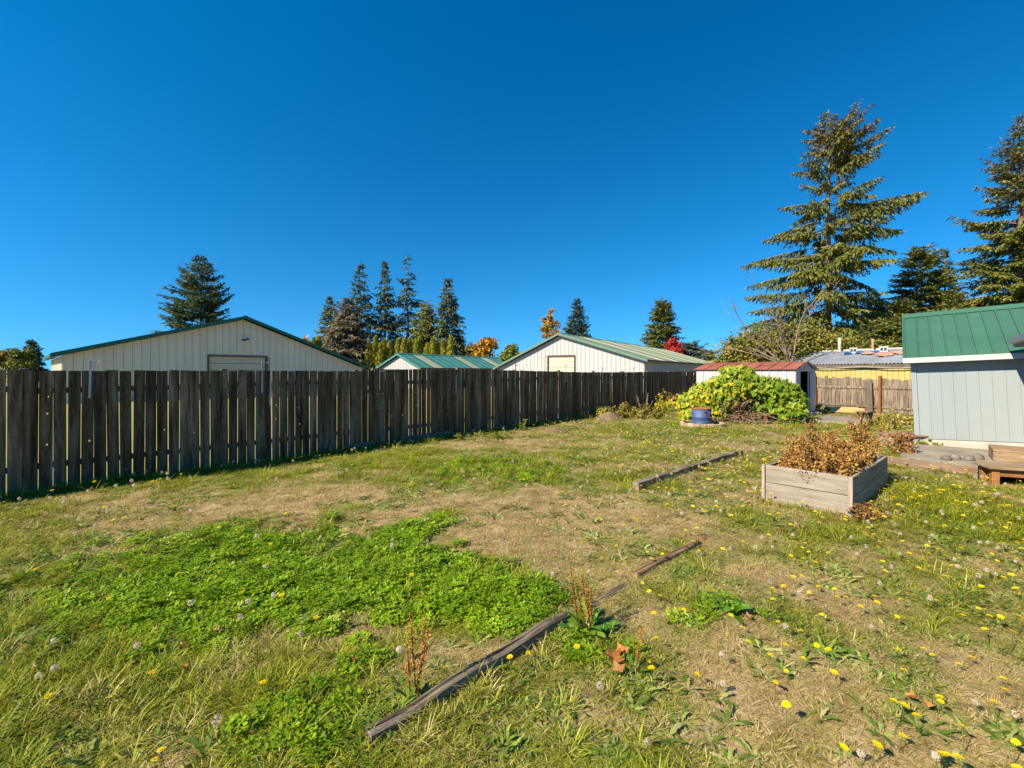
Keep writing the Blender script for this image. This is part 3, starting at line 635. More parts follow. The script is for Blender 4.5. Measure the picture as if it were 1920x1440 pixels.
# taller tufts along the fence foot, the planter and the timbers
ex, ey, es = [], [], []
for t in np.arange(FT0, FT1, 0.035):
    if random.random() < 0.6:
        o = abs(random.gauss(0.10, 0.09)) + 0.055; p = F0 + FD * t + FN * o; ex.append(p.x); ey.append(p.y); es.append(random.uniform(0.6, 1.3))
for a, b, m in (((PL_A.x, PL_A.y), (PL_A + PL_U * PL_W), 50), ((PL_A + PL_V * 0.0), (PL_A + PL_V * PL_L), 110), (Vector(G(700, 1400)), Vector(G(1060, 1172)), 60), (Vector(G(1190, 915)), Vector(G(1388, 850)), 60), (Vector(G(1660, 869)), Vector(G(1853, 894)), 40)):
    a = Vector(a); b = Vector(b); dd = (b - a).normalized(); nn = Vector((dd.y, -dd.x))
    if nn.dot(Vector((0, -1))) < 0: nn = -nn
    for i in range(m):
        p = a + (b - a) * random.random() + nn * (abs(random.gauss(0.05, 0.07)) + 0.05); ex.append(p.x); ey.append(p.y); es.append(random.uniform(0.35, 0.95))
ex = np.array(ex); ey = np.array(ey); es = np.array(es); ok = inside_yard(ex, ey, 0.05); ex, ey, es = ex[ok], ey[ok], es[ok]; ne = len(ex)
scatter('edge_grass', np.stack([ex, ey, HGT(ex, ey) - 0.004], -1), RNG.uniform(0, 6.283, ne), es, RNG.integers(5, 8, ne), RNG.normal(0.25, 0.25, ne), src,
        'long unmown grass tufts along the fence foot and timbers', 'grass')

# ------------------------------------------------------------------ dandelions: the larger ones singly, the rest as stuff
def dandelion_mesh(seed, h, r):
    rd = random.Random(seed); V = []; F = []; T = []; MI = []
    lean = (rd.uniform(-0.02, 0.02), rd.uniform(-0.02, 0.02))
    mb = MB(); mb.tube([(0, 0, -0.01), (lean[0] * .5, lean[1] * .5, h * 0.5), (lean[0], lean[1], h)], [0.0022, 0.002, 0.0022], 4, 1)
    c = Vector((lean[0], lean[1], h)); ax = Vector((lean[0] * 6 + rd.gauss(0, .25), lean[1] * 6 + rd.gauss(0, .25), 1)).normalized()
    u = ax.orthogonal().normalized(); w = ax.cross(u)
    for ring, (rr, zz, nn) in enumerate(((1.0, 0.10, 13), (0.72, 0.24, 11), (0.4, 0.34, 7))):
        for k in range(nn):
            a = 6.283 * k / nn + ring * 0.4 + rd.gauss(0, 0.08); L = r * rr * rd.uniform(0.88, 1.1); hw = r * 0.17
            d = u * math.cos(a) + w * math.sin(a); s = ax.cross(d)
            b0 = c + ax * (r * 0.05)
            mb.add([b0, c + d * L * 0.7 - s * hw + ax * (zz * r), c + d * L + ax * (zz * r * 0.9), c + d * L * 0.7 + s * hw + ax * (zz * r)], [(0, 1, 2, 3)], 0)
    return mb.mesh('dandelion', [M_FLOWER, M_STEM])
def seedhead_mesh(seed, h, r):
    rd = random.Random(seed); mb = MB(); lx, ly = rd.uniform(-0.02, 0.02), rd.uniform(-0.02, 0.02)
    mb.tube([(0, 0, -0.01), (lx, ly, h)], [0.0022, 0.002], 4, 1); c = Vector((lx, ly, h + r * 0.6))
    for k in range(70):
        d = Vector((rd.gauss(0, 1), rd.gauss(0, 1), rd.gauss(0.15, 1))).normalized(); s = d.orthogonal().normalized(); q = d.cross(s); R = r * rd.uniform(0.85, 1.05)
        e = c + d * R; f = r * 0.22
        mb.add([c, e + s * 0.0007, e - s * 0.0007], [(0, 1, 2)], 0)
        mb.add([e + s * f, e + q * f + d * f * .3, e - s * f, e - q * f + d * f * .3], [(0, 1, 2, 3)], 0)
    return mb.mesh('dandelion_clock', [M_SEED, M_STEM])
DM = [dandelion_mesh(s, 0.075 + 0.014 * s, 0.020 + 0.0012 * (s % 3)) for s in range(5)]
SM = [seedhead_mesh(s, 0.06 + 0.025 * s, 0.019) for s in range(3)]
dsrc = bpy.data.collections.new('dandelion_sources')
for i, me in enumerate(DM + SM): dsrc.objects.link(bpy.data.objects.new('dand_src_%02d' % i, me))
def dand_density(x, y):
    px = 960 + F_PX * x / np.maximum(y, .3)
    right = np.clip((x - 0.0) / 2.5, 0, 1); fs = (x - F0.x) * FN.x + (y - F0.y) * FN.y
    q = 0.10 + 0.85 * right + 0.9 * np.exp(-(np.maximum(fs, 0) / 0.7) ** 2) * (x < 2) + 0.5 * np.exp(-((x - G(100, 960)[0]) ** 2 + (y - G(100, 960)[1]) ** 2) / 1.5)
    q = q + 1.6 * np.exp(-((x - G(1330, 850)[0]) ** 2 / 2.5 + (y - G(1330, 850)[1]) ** 2 / 3)) + 0.8 * np.exp(-((x - G(1750, 980)[0]) ** 2 / 3 + (y - G(1750, 980)[1]) ** 2 / 2))
    return q * (0.35 + 1.3 * vnoise(x * 1.3, y * 1.3, 91)) * (1 + 1.0 * np.exp(-(y / 3.2) ** 2))
nd = 16000
x = RNG.uniform(-12, 14, nd); y = RNG.uniform(1.2, 20, nd); ok = inside_yard(x, y, 0.12) & (np.abs(x) < 1.2 * y + .4) & (RNG.random(nd) < dand_density(x, y) * 0.62)
x, y = x[ok], y[ok]; order = np.argsort(y); x, y = x[order], y[order]
clk = RNG.random(len(x)) < np.where(x < 0.2, 0.45, 0.2)
singles = np.zeros(len(x), bool); singles[np.nonzero(~clk)[0][:290]] = True; singles[np.nonzero(clk)[0][:110]] = True
for i in np.nonzero(singles)[0]:
    k = RNG.integers(0, 3 if clk[i] else 5)
    o = link('dandelion_clock' if clk[i] else 'dandelion', (SM if clk[i] else DM)[k], None, (x[i], y[i], hz(x[i], y[i])), (0, 0, float(RNG.uniform(0, 6.28))))
    s = float(RNG.uniform(0.75, 1.1)); o.scale = (s, s, s)
    if clk[i]: tag(o, 'pale grey dandelion seed head on a thin stem in the lawn', 'dandelion', 'dandelion seed heads in the lawn')
    else: tag(o, 'yellow dandelion flower on a thin stem in the lawn', 'dandelion', 'yellow dandelions in the lawn')
rest = ~singles; m_ = rest.sum()
scatter('far_dandelions', np.stack([x[rest], y[rest], HGT(x[rest], y[rest])], -1), RNG.uniform(0, 6.28, m_), RNG.uniform(0.85, 1.35, m_),
        np.where(clk[rest], RNG.integers(5, 8, m_), RNG.integers(0, 5, m_)), np.zeros(m_), dsrc, 'distant small dandelions sprinkled over the lawn', 'dandelions')

# ------------------------------------------------------------------ leaf scatter for plants and trees
def faces_from(P, D, Nn, L, Wd, shape='kite', fold=0.0):
    """one small leaf face per point: P base, D direction, Nn rough normal"""
    P = np.asarray(P, float); D = np.asarray(D, float); Nn = np.asarray(Nn, float); n = len(P)
    L = np.broadcast_to(np.asarray(L, float), (n,)); Wd = np.broadcast_to(np.asarray(Wd, float), (n,))
    D = D / np.maximum(np.linalg.norm(D, axis=1, keepdims=True), 1e-6)
    Sx = np.cross(Nn, D); Sx /= np.maximum(np.linalg.norm(Sx, axis=1, keepdims=True), 1e-6); U = np.cross(D, Sx)
    if shape == 'kite': tv = np.array([(0, 0, 0), (0.45, -0.5, 0.06), (1, 0, 0), (0.45, 0.5, 0.06)]); tf = np.array([(0, 1, 2, 3)])
    elif shape == 'oval': tv = np.array([(0, 0, 0), (0.3, -0.45, 0.05), (0.75, -0.38, 0.03), (1, 0, -0.04), (0.75, 0.38, 0.03), (0.3, 0.45, 0.05)]); tf = np.array([(0, 1, 2, 3), (0, 3, 4, 5)])
    elif shape == 'lobed': tv = np.array([(0.12, 0, 0), (-0.05, -0.35, 0.04), (0.35, -0.5, 0.06), (0.45, -0.3, 0.03), (0.75, -0.32, 0.0), (1, 0, -0.10), (0.75, 0.32, 0.0), (0.45, 0.3, 0.03), (0.35, 0.5, 0.06), (-0.05, 0.35, 0.04)]); tf = np.array([(0, 1, 2, 3), (0, 3, 4, 5), (0, 5, 6, 7), (0, 7, 8, 9)])
    elif shape == 'spray': tv = np.array([(0, 0, 0), (0.35, -0.5, 0.05), (0.45, -0.15, 0.02), (0.8, -0.32, 0.0), (1.0, 0, -0.05), (0.8, 0.32, 0.0), (0.45, 0.15, 0.02), (0.35, 0.5, 0.05)]); tf = np.array([(0, 1, 2, 6), (0, 6, 7, 0), (2, 3, 4, 6), (6, 4, 5, 6)])[[0, 2]]
    V = P[:, None, :] + tv[None, :, 0, None] * L[:, None, None] * D[:, None, :] + tv[None, :, 1, None] * Wd[:, None, None] * Sx[:, None, :] + tv[None, :, 2, None] * L[:, None, None] * U[:, None, :]
    k = len(tv); F = (tf[None] + (np.arange(n) * k)[:, None, None]).reshape(-1, tf.shape[1])
    return V.reshape(-1, 3), F, k
def rand_unit(n, rg): v = rg.normal(0, 1, (n, 3)); return v / np.linalg.norm(v, axis=1, keepdims=True)

def conifer(name, label, x, y, H, prof, seed, mat, d_view, droop=0.25, elev=(-0.25, 0.6), whorl=None, per=5, dens=1.0, bare=0.06, twig=0.30, group=None, topmat=None, trunk_r=None, ragged=0.35, upturn=0.0, hang=0.25, skip=0.0):
    """prof: list of (height fraction, reach left, reach right) in metres; left/right is along world x, depth takes the mean"""
    rg = np.random.default_rng(seed); root = thing(name, label, 'tree', (x, y, 0), 0, group)
    px = np.array(prof, float); fs = max(0.14, 2.3 * d_view / 455.0)
    trunk = MB(); r0 = trunk_r or H * 0.014
    wob = [(0.15 * math.sin(k * 1.7 + seed), 0.15 * math.cos(k * 1.3 + seed), H * k / 8) for k in range(9)]
    wob = [(a * min(1, c / H * 2) * (c < H), b * min(1, c / H * 2) * (c < H), c if c > 0 else -0.3) for a, b, c in wob]
    trunk.tube(wob, [r0 * (1 - 0.95 * k / 8) + 0.02 for k in range(9)], 8)
    trunk.build('trunk', M_BARK, root, smooth=True)
    wood = MB(); PB, DB, NB, LB, TB = [], [], [], [], []
    z = H * bare; step = whorl or H * 0.024
    while z < H * 0.995:
        f = z / H; q = 1 - f
        nb = max(3, int(per * rg.uniform(0.7, 1.3)))
        a0 = rg.uniform(0, 6.28)
        for b in range(nb):
            if rg.random() < skip: continue
            az = a0 + 6.283 * b / nb + rg.normal(0, 0.3); ca = math.cos(az)
            rl = np.interp(f, px[:, 0], px[:, 1]); rr = np.interp(f, px[:, 0], px[:, 2])
            reach = (rr if ca > 0 else rl) * abs(ca) + 0.5 * (rl + rr) * (1 - abs(ca))
            Lb = reach * (1 - ragged * rg.random() ** 1.5) * (0.92 + 0.12 * rg.random())
            if Lb < 0.12: Lb = 0.12
            el = elev[0] * q + elev[1] * f + rg.normal(0, 0.15)
            s = np.linspace(0, 1, 7); rad = Lb * s
            zz = z + rg.uniform(-.5, .5) * step + Lb * (math.tan(el) * s - droop * q ** 0.5 * s ** 2 + upturn * s ** 3)
            pts = np.stack([rad * ca, rad * math.sin(az), zz], -1)
            if Lb > 0.8: wood.tube(pts[:6], [0.01 + 0.008 * Lb * (1 - k / 6) for k in range(6)], 3, cap=False)
            # twigs
            m = max(3, int(Lb / (fs * 0.55) * dens))
            for si in np.linspace(0.12 if Lb < 2 else 0.22, 1.0, m):
                kf = si * 6; i0 = min(5, int(kf)); p = pts[i0] + (pts[i0 + 1] - pts[i0]) * (kf - i0); tg = pts[i0 + 1] - pts[i0]; tg = tg / (np.linalg.norm(tg) + 1e-9)
                sd = np.cross(tg, (0, 0, 1.0)); sd /= np.linalg.norm(sd) + 1e-9
                for q2 in (-1, 1):
                    tl = (twig * Lb * (1.05 - si) + fs * 1.1) * rg.uniform(0.6, 1.25); ang = rg.uniform(0.45, 1.2)
                    dv = tg * math.cos(ang) + sd * q2 * math.sin(ang) + np.array([0, 0, -hang * rg.uniform(0.3, 1.5)]); dv /= np.linalg.norm(dv)
                    kk = max(1, int(tl / (fs * 0.75)))
                    for w_ in range(kk):
                        PB.append(p + dv * tl * w_ / kk); DB.append(dv + rg.normal(0, 0.28, 3)); NB.append((rg.normal(0, 0.55), rg.normal(0, 0.55), 1.0))
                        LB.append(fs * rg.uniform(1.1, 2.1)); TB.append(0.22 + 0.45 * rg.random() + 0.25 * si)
        z += step * rg.uniform(0.75, 1.25)
    # leader
    for k in range(6): PB.append((0, 0, H * (0.965 + 0.006 * k))); DB.append((rg.normal(0, .3), rg.normal(0, .3), 1)); NB.append((1, 0, 0.2)); LB.append(fs * 1.4); TB.append(0.5)
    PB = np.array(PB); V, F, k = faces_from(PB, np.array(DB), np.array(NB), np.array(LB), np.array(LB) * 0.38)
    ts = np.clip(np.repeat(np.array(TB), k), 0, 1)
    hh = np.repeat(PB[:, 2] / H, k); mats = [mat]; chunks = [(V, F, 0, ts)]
    if topmat:
        sel = rg.random(len(PB)) < np.clip((PB[:, 2] / H - 0.5) * 1.1, 0, 0.5) * (np.array(TB) > 0.45)
        chunks = [(V, F[~sel], 0, ts), (V, F[sel], 1, ts)]; mats = [mat, topmat]
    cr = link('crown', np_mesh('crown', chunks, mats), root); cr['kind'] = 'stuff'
    if wood.v: wood.build('branches', M_BARK, root)
    return root

def cone_prof(rb, rt=0.0, bulge=0.0, low=0.0):
    return [(f, rb * ((1 - f) + bulge * f * (1 - f)) * (1 if f > low else 0.8) + rt, rb * ((1 - f) + bulge * f * (1 - f)) + rt) for f in (0, 0.05, 0.15, 0.3, 0.5, 0.7, 0.85, 1.0)]

def tree_at(px, top, d): x, y = W(px, d); return x, y, ZH(top, d)

x, y, H = tree_at(378, 481, 60)
conifer('spruce_tree', 'lone dark spruce rising behind the cream steel barn', x, y, H, [(0, 5.6, 4.5), (.5, 5.4, 4.3), (.62, 4.8, 3.6), (.75, 3.6, 2.9), (.88, 1.8, 1.6), (1, .15, .15)], 3, M_SPRUCE, 60, 0.10, (-0.05, 0.45), per=6, twig=0.26, upturn=0.12, bare=0.3, dens=1.1)
x, y, H = tree_at(618, 558, 66)
conifer('spruce_tree', 'short light green conifer at the edge of the spruce clump', x, y, H, cone_prof(3.6, 0, 0.5), 4, M_CEDAR, 66, 0.2, per=6)
x, y, H = tree_at(652, 562, 57)
conifer('spruce_tree', 'grey silvery drooping spruce in front of the spruce clump', x, y, H, cone_prof(4.4, 0.15, 0.9), 5, M_GREYSP, 57, 0.35, (-0.1, 0.7), per=7, hang=0.5, dens=1.2)
x, y, H = tree_at(676, 495, 72)
conifer('spruce_tree', 'tall spruce with pointed top next to the grey drooping spruce', x, y, H, cone_prof(4.4, 0, 0.7), 6, M_SPRUCE, 72, 0.3, (-0.2, 0.5), per=6, bare=0.05, skip=0.18, whorl=0.48, ragged=0.5, hang=0.45)
x, y, H = tree_at(722, 491, 73)
conifer('spruce_tree', 'narrow tall spruce in the middle of the clump behind the hedge', x, y, H, cone_prof(3.9, 0, 0.65), 7, M_SPRUCE, 73, 0.35, (-0.25, 0.5), per=6, skip=0.15, whorl=0.46, ragged=0.5, hang=0.5)
x, y, H = tree_at(764, 480, 74)
conifer('spruce_tree', 'tallest sparse spruce of the clump with thin see-through crown', x, y, H, cone_prof(4.9, 0, 0.7), 8, M_SPRUCE, 74, 0.25, (-0.15, 0.45), per=5, skip=0.25, whorl=0.62, ragged=0.55, hang=0.5)
x, y, H = tree_at(800, 572, 68)
conifer('spruce_tree', 'low rounded weeping conifer between two tall spruces', x, y, H, cone_prof(3.0, 0.4, 1.2), 9, M_CEDAR, 68, 0.5, (0.2, 0.9), per=6, hang=0.6)
x, y, H = tree_at(840, 524, 65)
conifer('spruce_tree', 'spruce with layered branches standing apart at the clump end', x, y, H, [(0, 4.6, 4.2), (.25, 3.6, 3.4), (.5, 2.2, 2.9), (.62, 1.9, 2.5), (.8, 1.5, 1.3), (1, .1, .1)], 10, M_SPRUCE, 65, 0.35, (-0.25, 0.45), per=7, whorl=0.38, skip=0.08, hang=0.5)
x, y, H = tree_at(1082, 561, 84)
conifer('spruce_tree', 'small blue spruce showing above the white barn ridge', x, y, H, cone_prof(4.3, 0, 0.55), 12, M_BLUESP, 84, 0.12, (0, 0.6), per=7, upturn=0.1, bare=0.25)
x, y, H = tree_at(1242, 568, 80)
conifer('spruce_tree', 'broad round-topped fir behind the red maple', x, y, H, [(0, 4.8, 5.0), (.3, 4.4, 4.6), (.55, 3.8, 3.5), (.75, 2.8, 2.4), (.9, 1.9, 1.6), (1, .9, .7)], 13, M_FIR, 80, 0.2, per=7, bare=0.2)
x, y, H = tree_at(1293, 646, 77)
conifer('spruce_tree', 'low spreading blue green conifer beside the red maple', x, y, H, cone_prof(3.6, 0.8, 0.9), 14, M_BLUESP, 77, 0.4, (0.1, 0.5), per=7)
for pxx, tp, rr, lb in ((1320, 657, 1.5, 'tiny far conifer in the gap beside the bare branches, the taller one'), (1332, 661, 1.2, 'tiny far conifer in the gap beside the bare branches, the shorter one')):
    x, y, H = tree_at(pxx, tp, 125)
    conifer('far_conifer', lb, x, y, H, cone_prof(rr, 0, 0.6), int(pxx), M_SPRUCE, 125, per=6)
x, y, H = tree_at(60, 640, 80)
conifer('spruce_tree', 'small dark spruce at the far end of the cream barn', x, y, H, cone_prof(2.6, 0, 0.6), 15, M_SPRUCE, 80, 0.2, per=7)
# the big fir, thin on its right side, and its neighbours
x, y, H = tree_at(1553, 207, 42)
def mm(p): return p * 42 / F_PX
conifer('fir_tree', 'tall ragged fir with long bare-edged limbs reaching over the yellow building', x, y, H,
        [(0, 4, 4), (.16, mm(105), mm(95)), (.26, mm(150), mm(120)), (.37, mm(160), mm(95)), (.50, mm(150), mm(195)), (.58, mm(120), mm(195)), (.66, mm(85), mm(160)), (.72, mm(80), mm(105)), (.80, mm(62), mm(110)), (.88, mm(50), mm(85)), (.94, mm(30), mm(40)), (1, .3, .2)],
        21, M_FIR, 42, 0.20, (-0.30, 0.50), whorl=0.46, per=5, dens=1.1, bare=0.15, twig=0.30, topmat=M_FIRTOP, trunk_r=0.34, ragged=0.7, hang=1.1, skip=0.24)
x, y, H = tree_at(1912, 218, 37)
conifer('fir_tree', 'tall dense fir standing behind the green-roofed shed', x, y, H,
        [(0, 5.6, 5.6), (.2, 5.5, 5.5), (.42, 4.9, 4.9), (.6, 3.9, 3.9), (.75, 2.6, 2.8), (.88, 1.5, 1.6), (1, .12, .12)], 22, M_FIR, 37, 0.34, (-0.15, 0.5), whorl=0.44, per=6, dens=1.0, twig=0.30, topmat=M_FIRTOP, ragged=0.4, upturn=0.1, hang=0.6, skip=0.05)
x, y, H = tree_at(1727, 462, 50)
conifer('fir_tree', 'bushy mid-height fir between the two tall firs', x, y, H, [(0, 5.2, 5.0), (.3, 5.0, 4.8), (.6, 4.0, 4.0), (.8, 2.8, 2.6), (.93, 1.6, 1.8), (1, .3, .4)], 23, M_FIR, 50, 0.3, (-0.2, 0.5), per=7, dens=1.1)
x, y, H = tree_at(1772, 470, 53)
conifer('fir_tree', 'narrow fir top just right of the bushy fir', x, y, H, cone_prof(3.4, 0, 0.7), 24, M_FIR, 53, 0.3, per=6)
x, y, H = tree_at(1640, 548, 46)
conifer('fir_tree', 'dark drooping conifer under the tall ragged fir', x, y, H, cone_prof(3.6, 0.1, 0.8), 25, M_SPRUCE, 46, 0.4, per=6, hang=0.6)
x, y, H = tree_at(1605, 600, 52)
conifer('fir_tree', 'small pointed conifer seen past the tall fir trunk', x, y, H, cone_prof(2.2, 0, 0.6), 26, M_SPRUCE, 52, 0.3, per=6)
x, y, H = tree_at(1688, 560, 43)
conifer('fir_tree', 'dark green conifer behind the yellow building', x, y, H, cone_prof(4.0, 0.2, 0.8), 27, M_FIR, 43, 0.35, per=7)
x, y, H = tree_at(1672, 606, 33)
conifer('cedar_tree', 'light green spreading cedar over the grey corrugated roof', x, y, H, cone_prof(3.6, 0.6, 1.0), 28, M_CEDAR, 33, 0.45, (0.1, 0.6), per=7, dens=0.9)
x, y, H = tree_at(1790, 555, 40)
conifer('cedar_tree', 'wide low cedar behind the green shed roof', x, y, H, cone_prof(4.2, 0.5, 1.0), 29, M_FIR, 40, 0.4, (0.0, 0.6), per=7)

def broadleaf(name, label, x, y, zb, lobes, n, size, mat, seed, trunk_h, trunk_r=0.12, shape='oval', tone=0.5, cat='tree', limbs=True, group=None, shell=0.55):
    """lobes: list of (dx, dy, z, rx, ry, rz)"""
    rg = np.random.default_rng(seed); root = thing(name, label, cat, (x, y, 0), 0, group)
    wood = MB()
    if limbs:
        wood.tube([(0, 0, -0.1), (0.05, 0, trunk_h * 0.5), (0, 0.03, trunk_h)], [trunk_r, trunk_r * 0.85, trunk_r * 0.7], 7)
        for lb in lobes:
            c = Vector(lb[:3]); a = Vector((0, 0, trunk_h * rg.uniform(0.6, 1.0)))
            wood.tube([a, a.lerp(c, 0.5) + Vector((0, 0, 0.2)), c, c + Vector((rg.normal(0, .3) * lb[3], rg.normal(0, .3) * lb[4], lb[5] * 0.6))], [trunk_r * .6, trunk_r * .4, trunk_r * .25, 0.01], 5)
    P, Nn, T = [], [], []
    vol = np.array([l[3] * l[4] + l[3] * l[5] for l in lobes]); cnt = (n * vol / vol.sum()).astype(int)
    for lb, c in zip(lobes, cnt):
        # clumps near the skin of each lobe, leaves in each clump
        nc = max(6, c // 26); u = rand_unit(nc, rg); rr = (shell + (1.05 - shell) * rg.random(nc)) * (0.85 + 0.3 * rg.random(nc))
        cc = np.array(lb[:3]) + u * rr[:, None] * np.array(lb[3:6]); ct = rg.random(nc)
        k = rg.integers(0, nc, c); cr = 0.24 * min(lb[3:6])
        p = cc[k] + rg.normal(0, 1, (c, 3)) * np.array([cr, cr, cr * 0.7])
        P.append(p); Nn.append(u[k] * 0.7 + np.array([0, 0, 0.6]) + rg.normal(0, 0.55, (c, 3))); T.append(np.clip(tone + 0.4 * (ct[k] - 0.5) + rg.normal(0, 0.2, c), 0, 1))
    P = np.concatenate(P); Nn = np.concatenate(Nn); T = np.concatenate(T)
    keep = P[:, 2] > zb; P, Nn, T = P[keep], Nn[keep], T[keep]; m = len(P)
    V, F, k = faces_from(P, np.cross(Nn, rand_unit(m, rg)), Nn, size * rg.uniform(0.7, 1.3, m), size * 0.7 * rg.uniform(0.7, 1.2, m), shape)
    if wood.v: wood.build('trunk', M_BARK, root, smooth=True)
    cr = link('crown', np_mesh('crown', [(V, F, 0, np.repeat(T, k))], [mat]), root); cr['kind'] = 'stuff'
    return root
def lobes_rand(seed, n, rx, ry, z0, z1, r0, r1):
    rd = random.Random(seed); o = []
    for i in range(n):
        a = rd.uniform(0, 6.28); q = math.sqrt(rd.random()); z = rd.uniform(z0, z1); tp = 1 - 0.35 * (z - z0) / max(z1 - z0, 0.01)
        r = rd.uniform(r0, r1); o.append((rx * q * tp * math.cos(a), ry * q * tp * math.sin(a), z, r, r, r * 0.8))
    return o
x, y = W(1462, 25); broadleaf('laurel_tree', 'wide olive green bushy tree behind the rusty-roofed metal shed', x, y, 0.2,
    [(-2.2, 0, 1.8, 1.3, 1.4, 1.4), (-1.6, .3, 2.9, 1.2, 1.2, .9), (-.5, 0, 3.2, 1.4, 1.3, 1.1), (.9, 0, 3.3, 1.3, 1.3, 1.0), (0, -.4, 2.0, 1.7, 1.3, 1.5), (1.8, 0, 2.3, 1.6, 1.4, 1.4), (3.2, .4, 2.6, 1.5, 1.3, 1.3), (3.3, 0, 1.6, 1.4, 1.2, 1.2), (-2.6, .4, 1.2, 1.0, 1.0, 1.1)], 52000, 0.15, M_LAUREL, 41, 1.6, 0.2)
x, y = W(910, 62); broadleaf('autumn_tree', 'orange and gold autumn tree beside the spruce clump', x, y, 0.3, lobes_rand(1, 8, 1.3, 1.2, 2.6, 5.9, 0.8, 1.2), 2200, 0.36, M_GOLD, 42, 2.5, tone=0.55)
x, y = W(884, 64); broadleaf('autumn_tree', 'dull brown green tree next to the orange tree', x, y, 0.3, lobes_rand(2, 7, 1.0, 1.0, 2.4, 5.6, 0.8, 1.2), 1700, 0.36, M_BROADDARK, 43, 2.5, tone=0.5)
x, y = W(958, 60); broadleaf('autumn_tree', 'rounded yellow green tree left of the white barn', x, y, 0.3, lobes_rand(3, 8, 1.3, 1.2, 2.0, 4.6, 0.9, 1.3), 2000, 0.34, M_YGREEN, 44, 2.0)
x, y = W(1000, 66); broadleaf('autumn_tree', 'low green tree just behind the white barn eave', x, y, 0.3, lobes_rand(13, 5, 1.2, 1.0, 1.8, 3.6, 0.8, 1.2), 1200, 0.34, M_YGREEN, 64, 1.6, tone=0.3)
x, y = W(1033, 72); broadleaf('autumn_tree', 'narrow orange-tipped tree beside the small blue spruce', x, y, 0.3, [(0, 0, 3, 1.2, 1.2, 1.6), (.3, 0, 5.4, 1.3, 1.2, 1.5), (0, 0, 7.6, 1.3, 1.2, 1.5), (-.5, 0, 9.2, .9, .9, 1.1), (-1.1, 0, 8.6, .6, .6, .6), (.1, 0, 10.7, .6, .6, .9), (.8, 0, 8.8, .7, .7, 1.0)], 2400, 0.38, M_GOLD, 45, 3.0, tone=0.4)
x, y = W(1263, 74); broadleaf('maple_tree', 'small bright red maple above the white barn roof', x, y, 0.3, [(0, 0, 4.0, 1.2, 1.2, 1.4), (-.5, 0, 5.4, .8, .8, 1.1), (.5, 0, 5.4, .8, .8, 1.1), (0, 0, 6.3, .7, .7, .9), (.8, 0, 4.8, .7, .7, .9), (-.7, 0, 4.8, .6, .6, .9), (-.9, 0, 5.6, .35, .4, .5), (.9, 0, 5.7, .35, .4, .5)], 2200, 0.34, M_REDLEAF, 46, 2.0)
x, y = W(572, 70); broadleaf('autumn_tree', 'orange tree tip showing over the cream barn roof', x, y, 0.3, lobes_rand(4, 6, 1.3, 1.0, 3.4, 6.4, 0.7, 1.1), 1200, 0.36, M_GOLD, 47, 3.0)
x, y = W(8, 74); broadleaf('autumn_tree', 'brown tinged tree beyond the fence end, left of the small spruce', x, y, 0.3, lobes_rand(5, 8, 1.9, 1.5, 1.8, 4.6, 0.9, 1.3), 2200, 0.36, M_BROADDARK, 48, 2.0, tone=0.7)
x, y = W(38, 72); broadleaf('autumn_tree', 'rounded green tree touching the small dark spruce', x, y, 0.3, lobes_rand(6, 7, 1.5, 1.2, 1.8, 4.7, 0.8, 1.2), 1800, 0.36, M_YGREEN, 49, 2.0, tone=0.35)
x, y = W(-60, 74); broadleaf('autumn_tree', 'large green tree outside the fence corner', x, y, 0.3, lobes_rand(7, 9, 3, 2, 2.0, 5.2, 1.2, 1.7), 2400, 0.4, M_BROADDARK, 50, 2.2, tone=0.4)
# arborvitae hedge, each column its own plant
hedge = [(589, 634), (598, 630)] + [(690 + 11 * i + random.uniform(-3, 3), 638 + random.uniform(-8, 9)) for i in range(15)]
for i, (pxx, tp) in enumerate(hedge):
    dd = 55 + random.uniform(-0.8, 0.8); x, y, H = tree_at(pxx, tp, dd); rg = np.random.default_rng(300 + i); H = max(H, 3.2)
    root = thing('arborvitae', 'yellow green columnar arborvitae in the hedge row below the spruces', 'hedge plant', (x, y, 0), 0, 'arborvitae hedge')
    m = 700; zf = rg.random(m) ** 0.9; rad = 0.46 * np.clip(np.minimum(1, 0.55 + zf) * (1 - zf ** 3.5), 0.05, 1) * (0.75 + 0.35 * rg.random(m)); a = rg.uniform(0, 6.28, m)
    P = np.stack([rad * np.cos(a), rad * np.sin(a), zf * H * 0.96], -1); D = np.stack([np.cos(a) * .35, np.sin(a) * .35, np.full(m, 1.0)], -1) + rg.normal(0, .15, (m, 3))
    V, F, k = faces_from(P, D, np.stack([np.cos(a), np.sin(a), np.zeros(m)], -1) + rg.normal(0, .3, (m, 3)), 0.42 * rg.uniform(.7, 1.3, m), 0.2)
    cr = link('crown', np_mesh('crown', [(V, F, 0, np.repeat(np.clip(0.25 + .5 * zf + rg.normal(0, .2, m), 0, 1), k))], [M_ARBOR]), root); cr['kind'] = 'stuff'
    MB().tube([(0, 0, -0.05), (0, 0, H * 0.8)], [0.06, 0.02], 5).build('trunk', M_BARK, root)

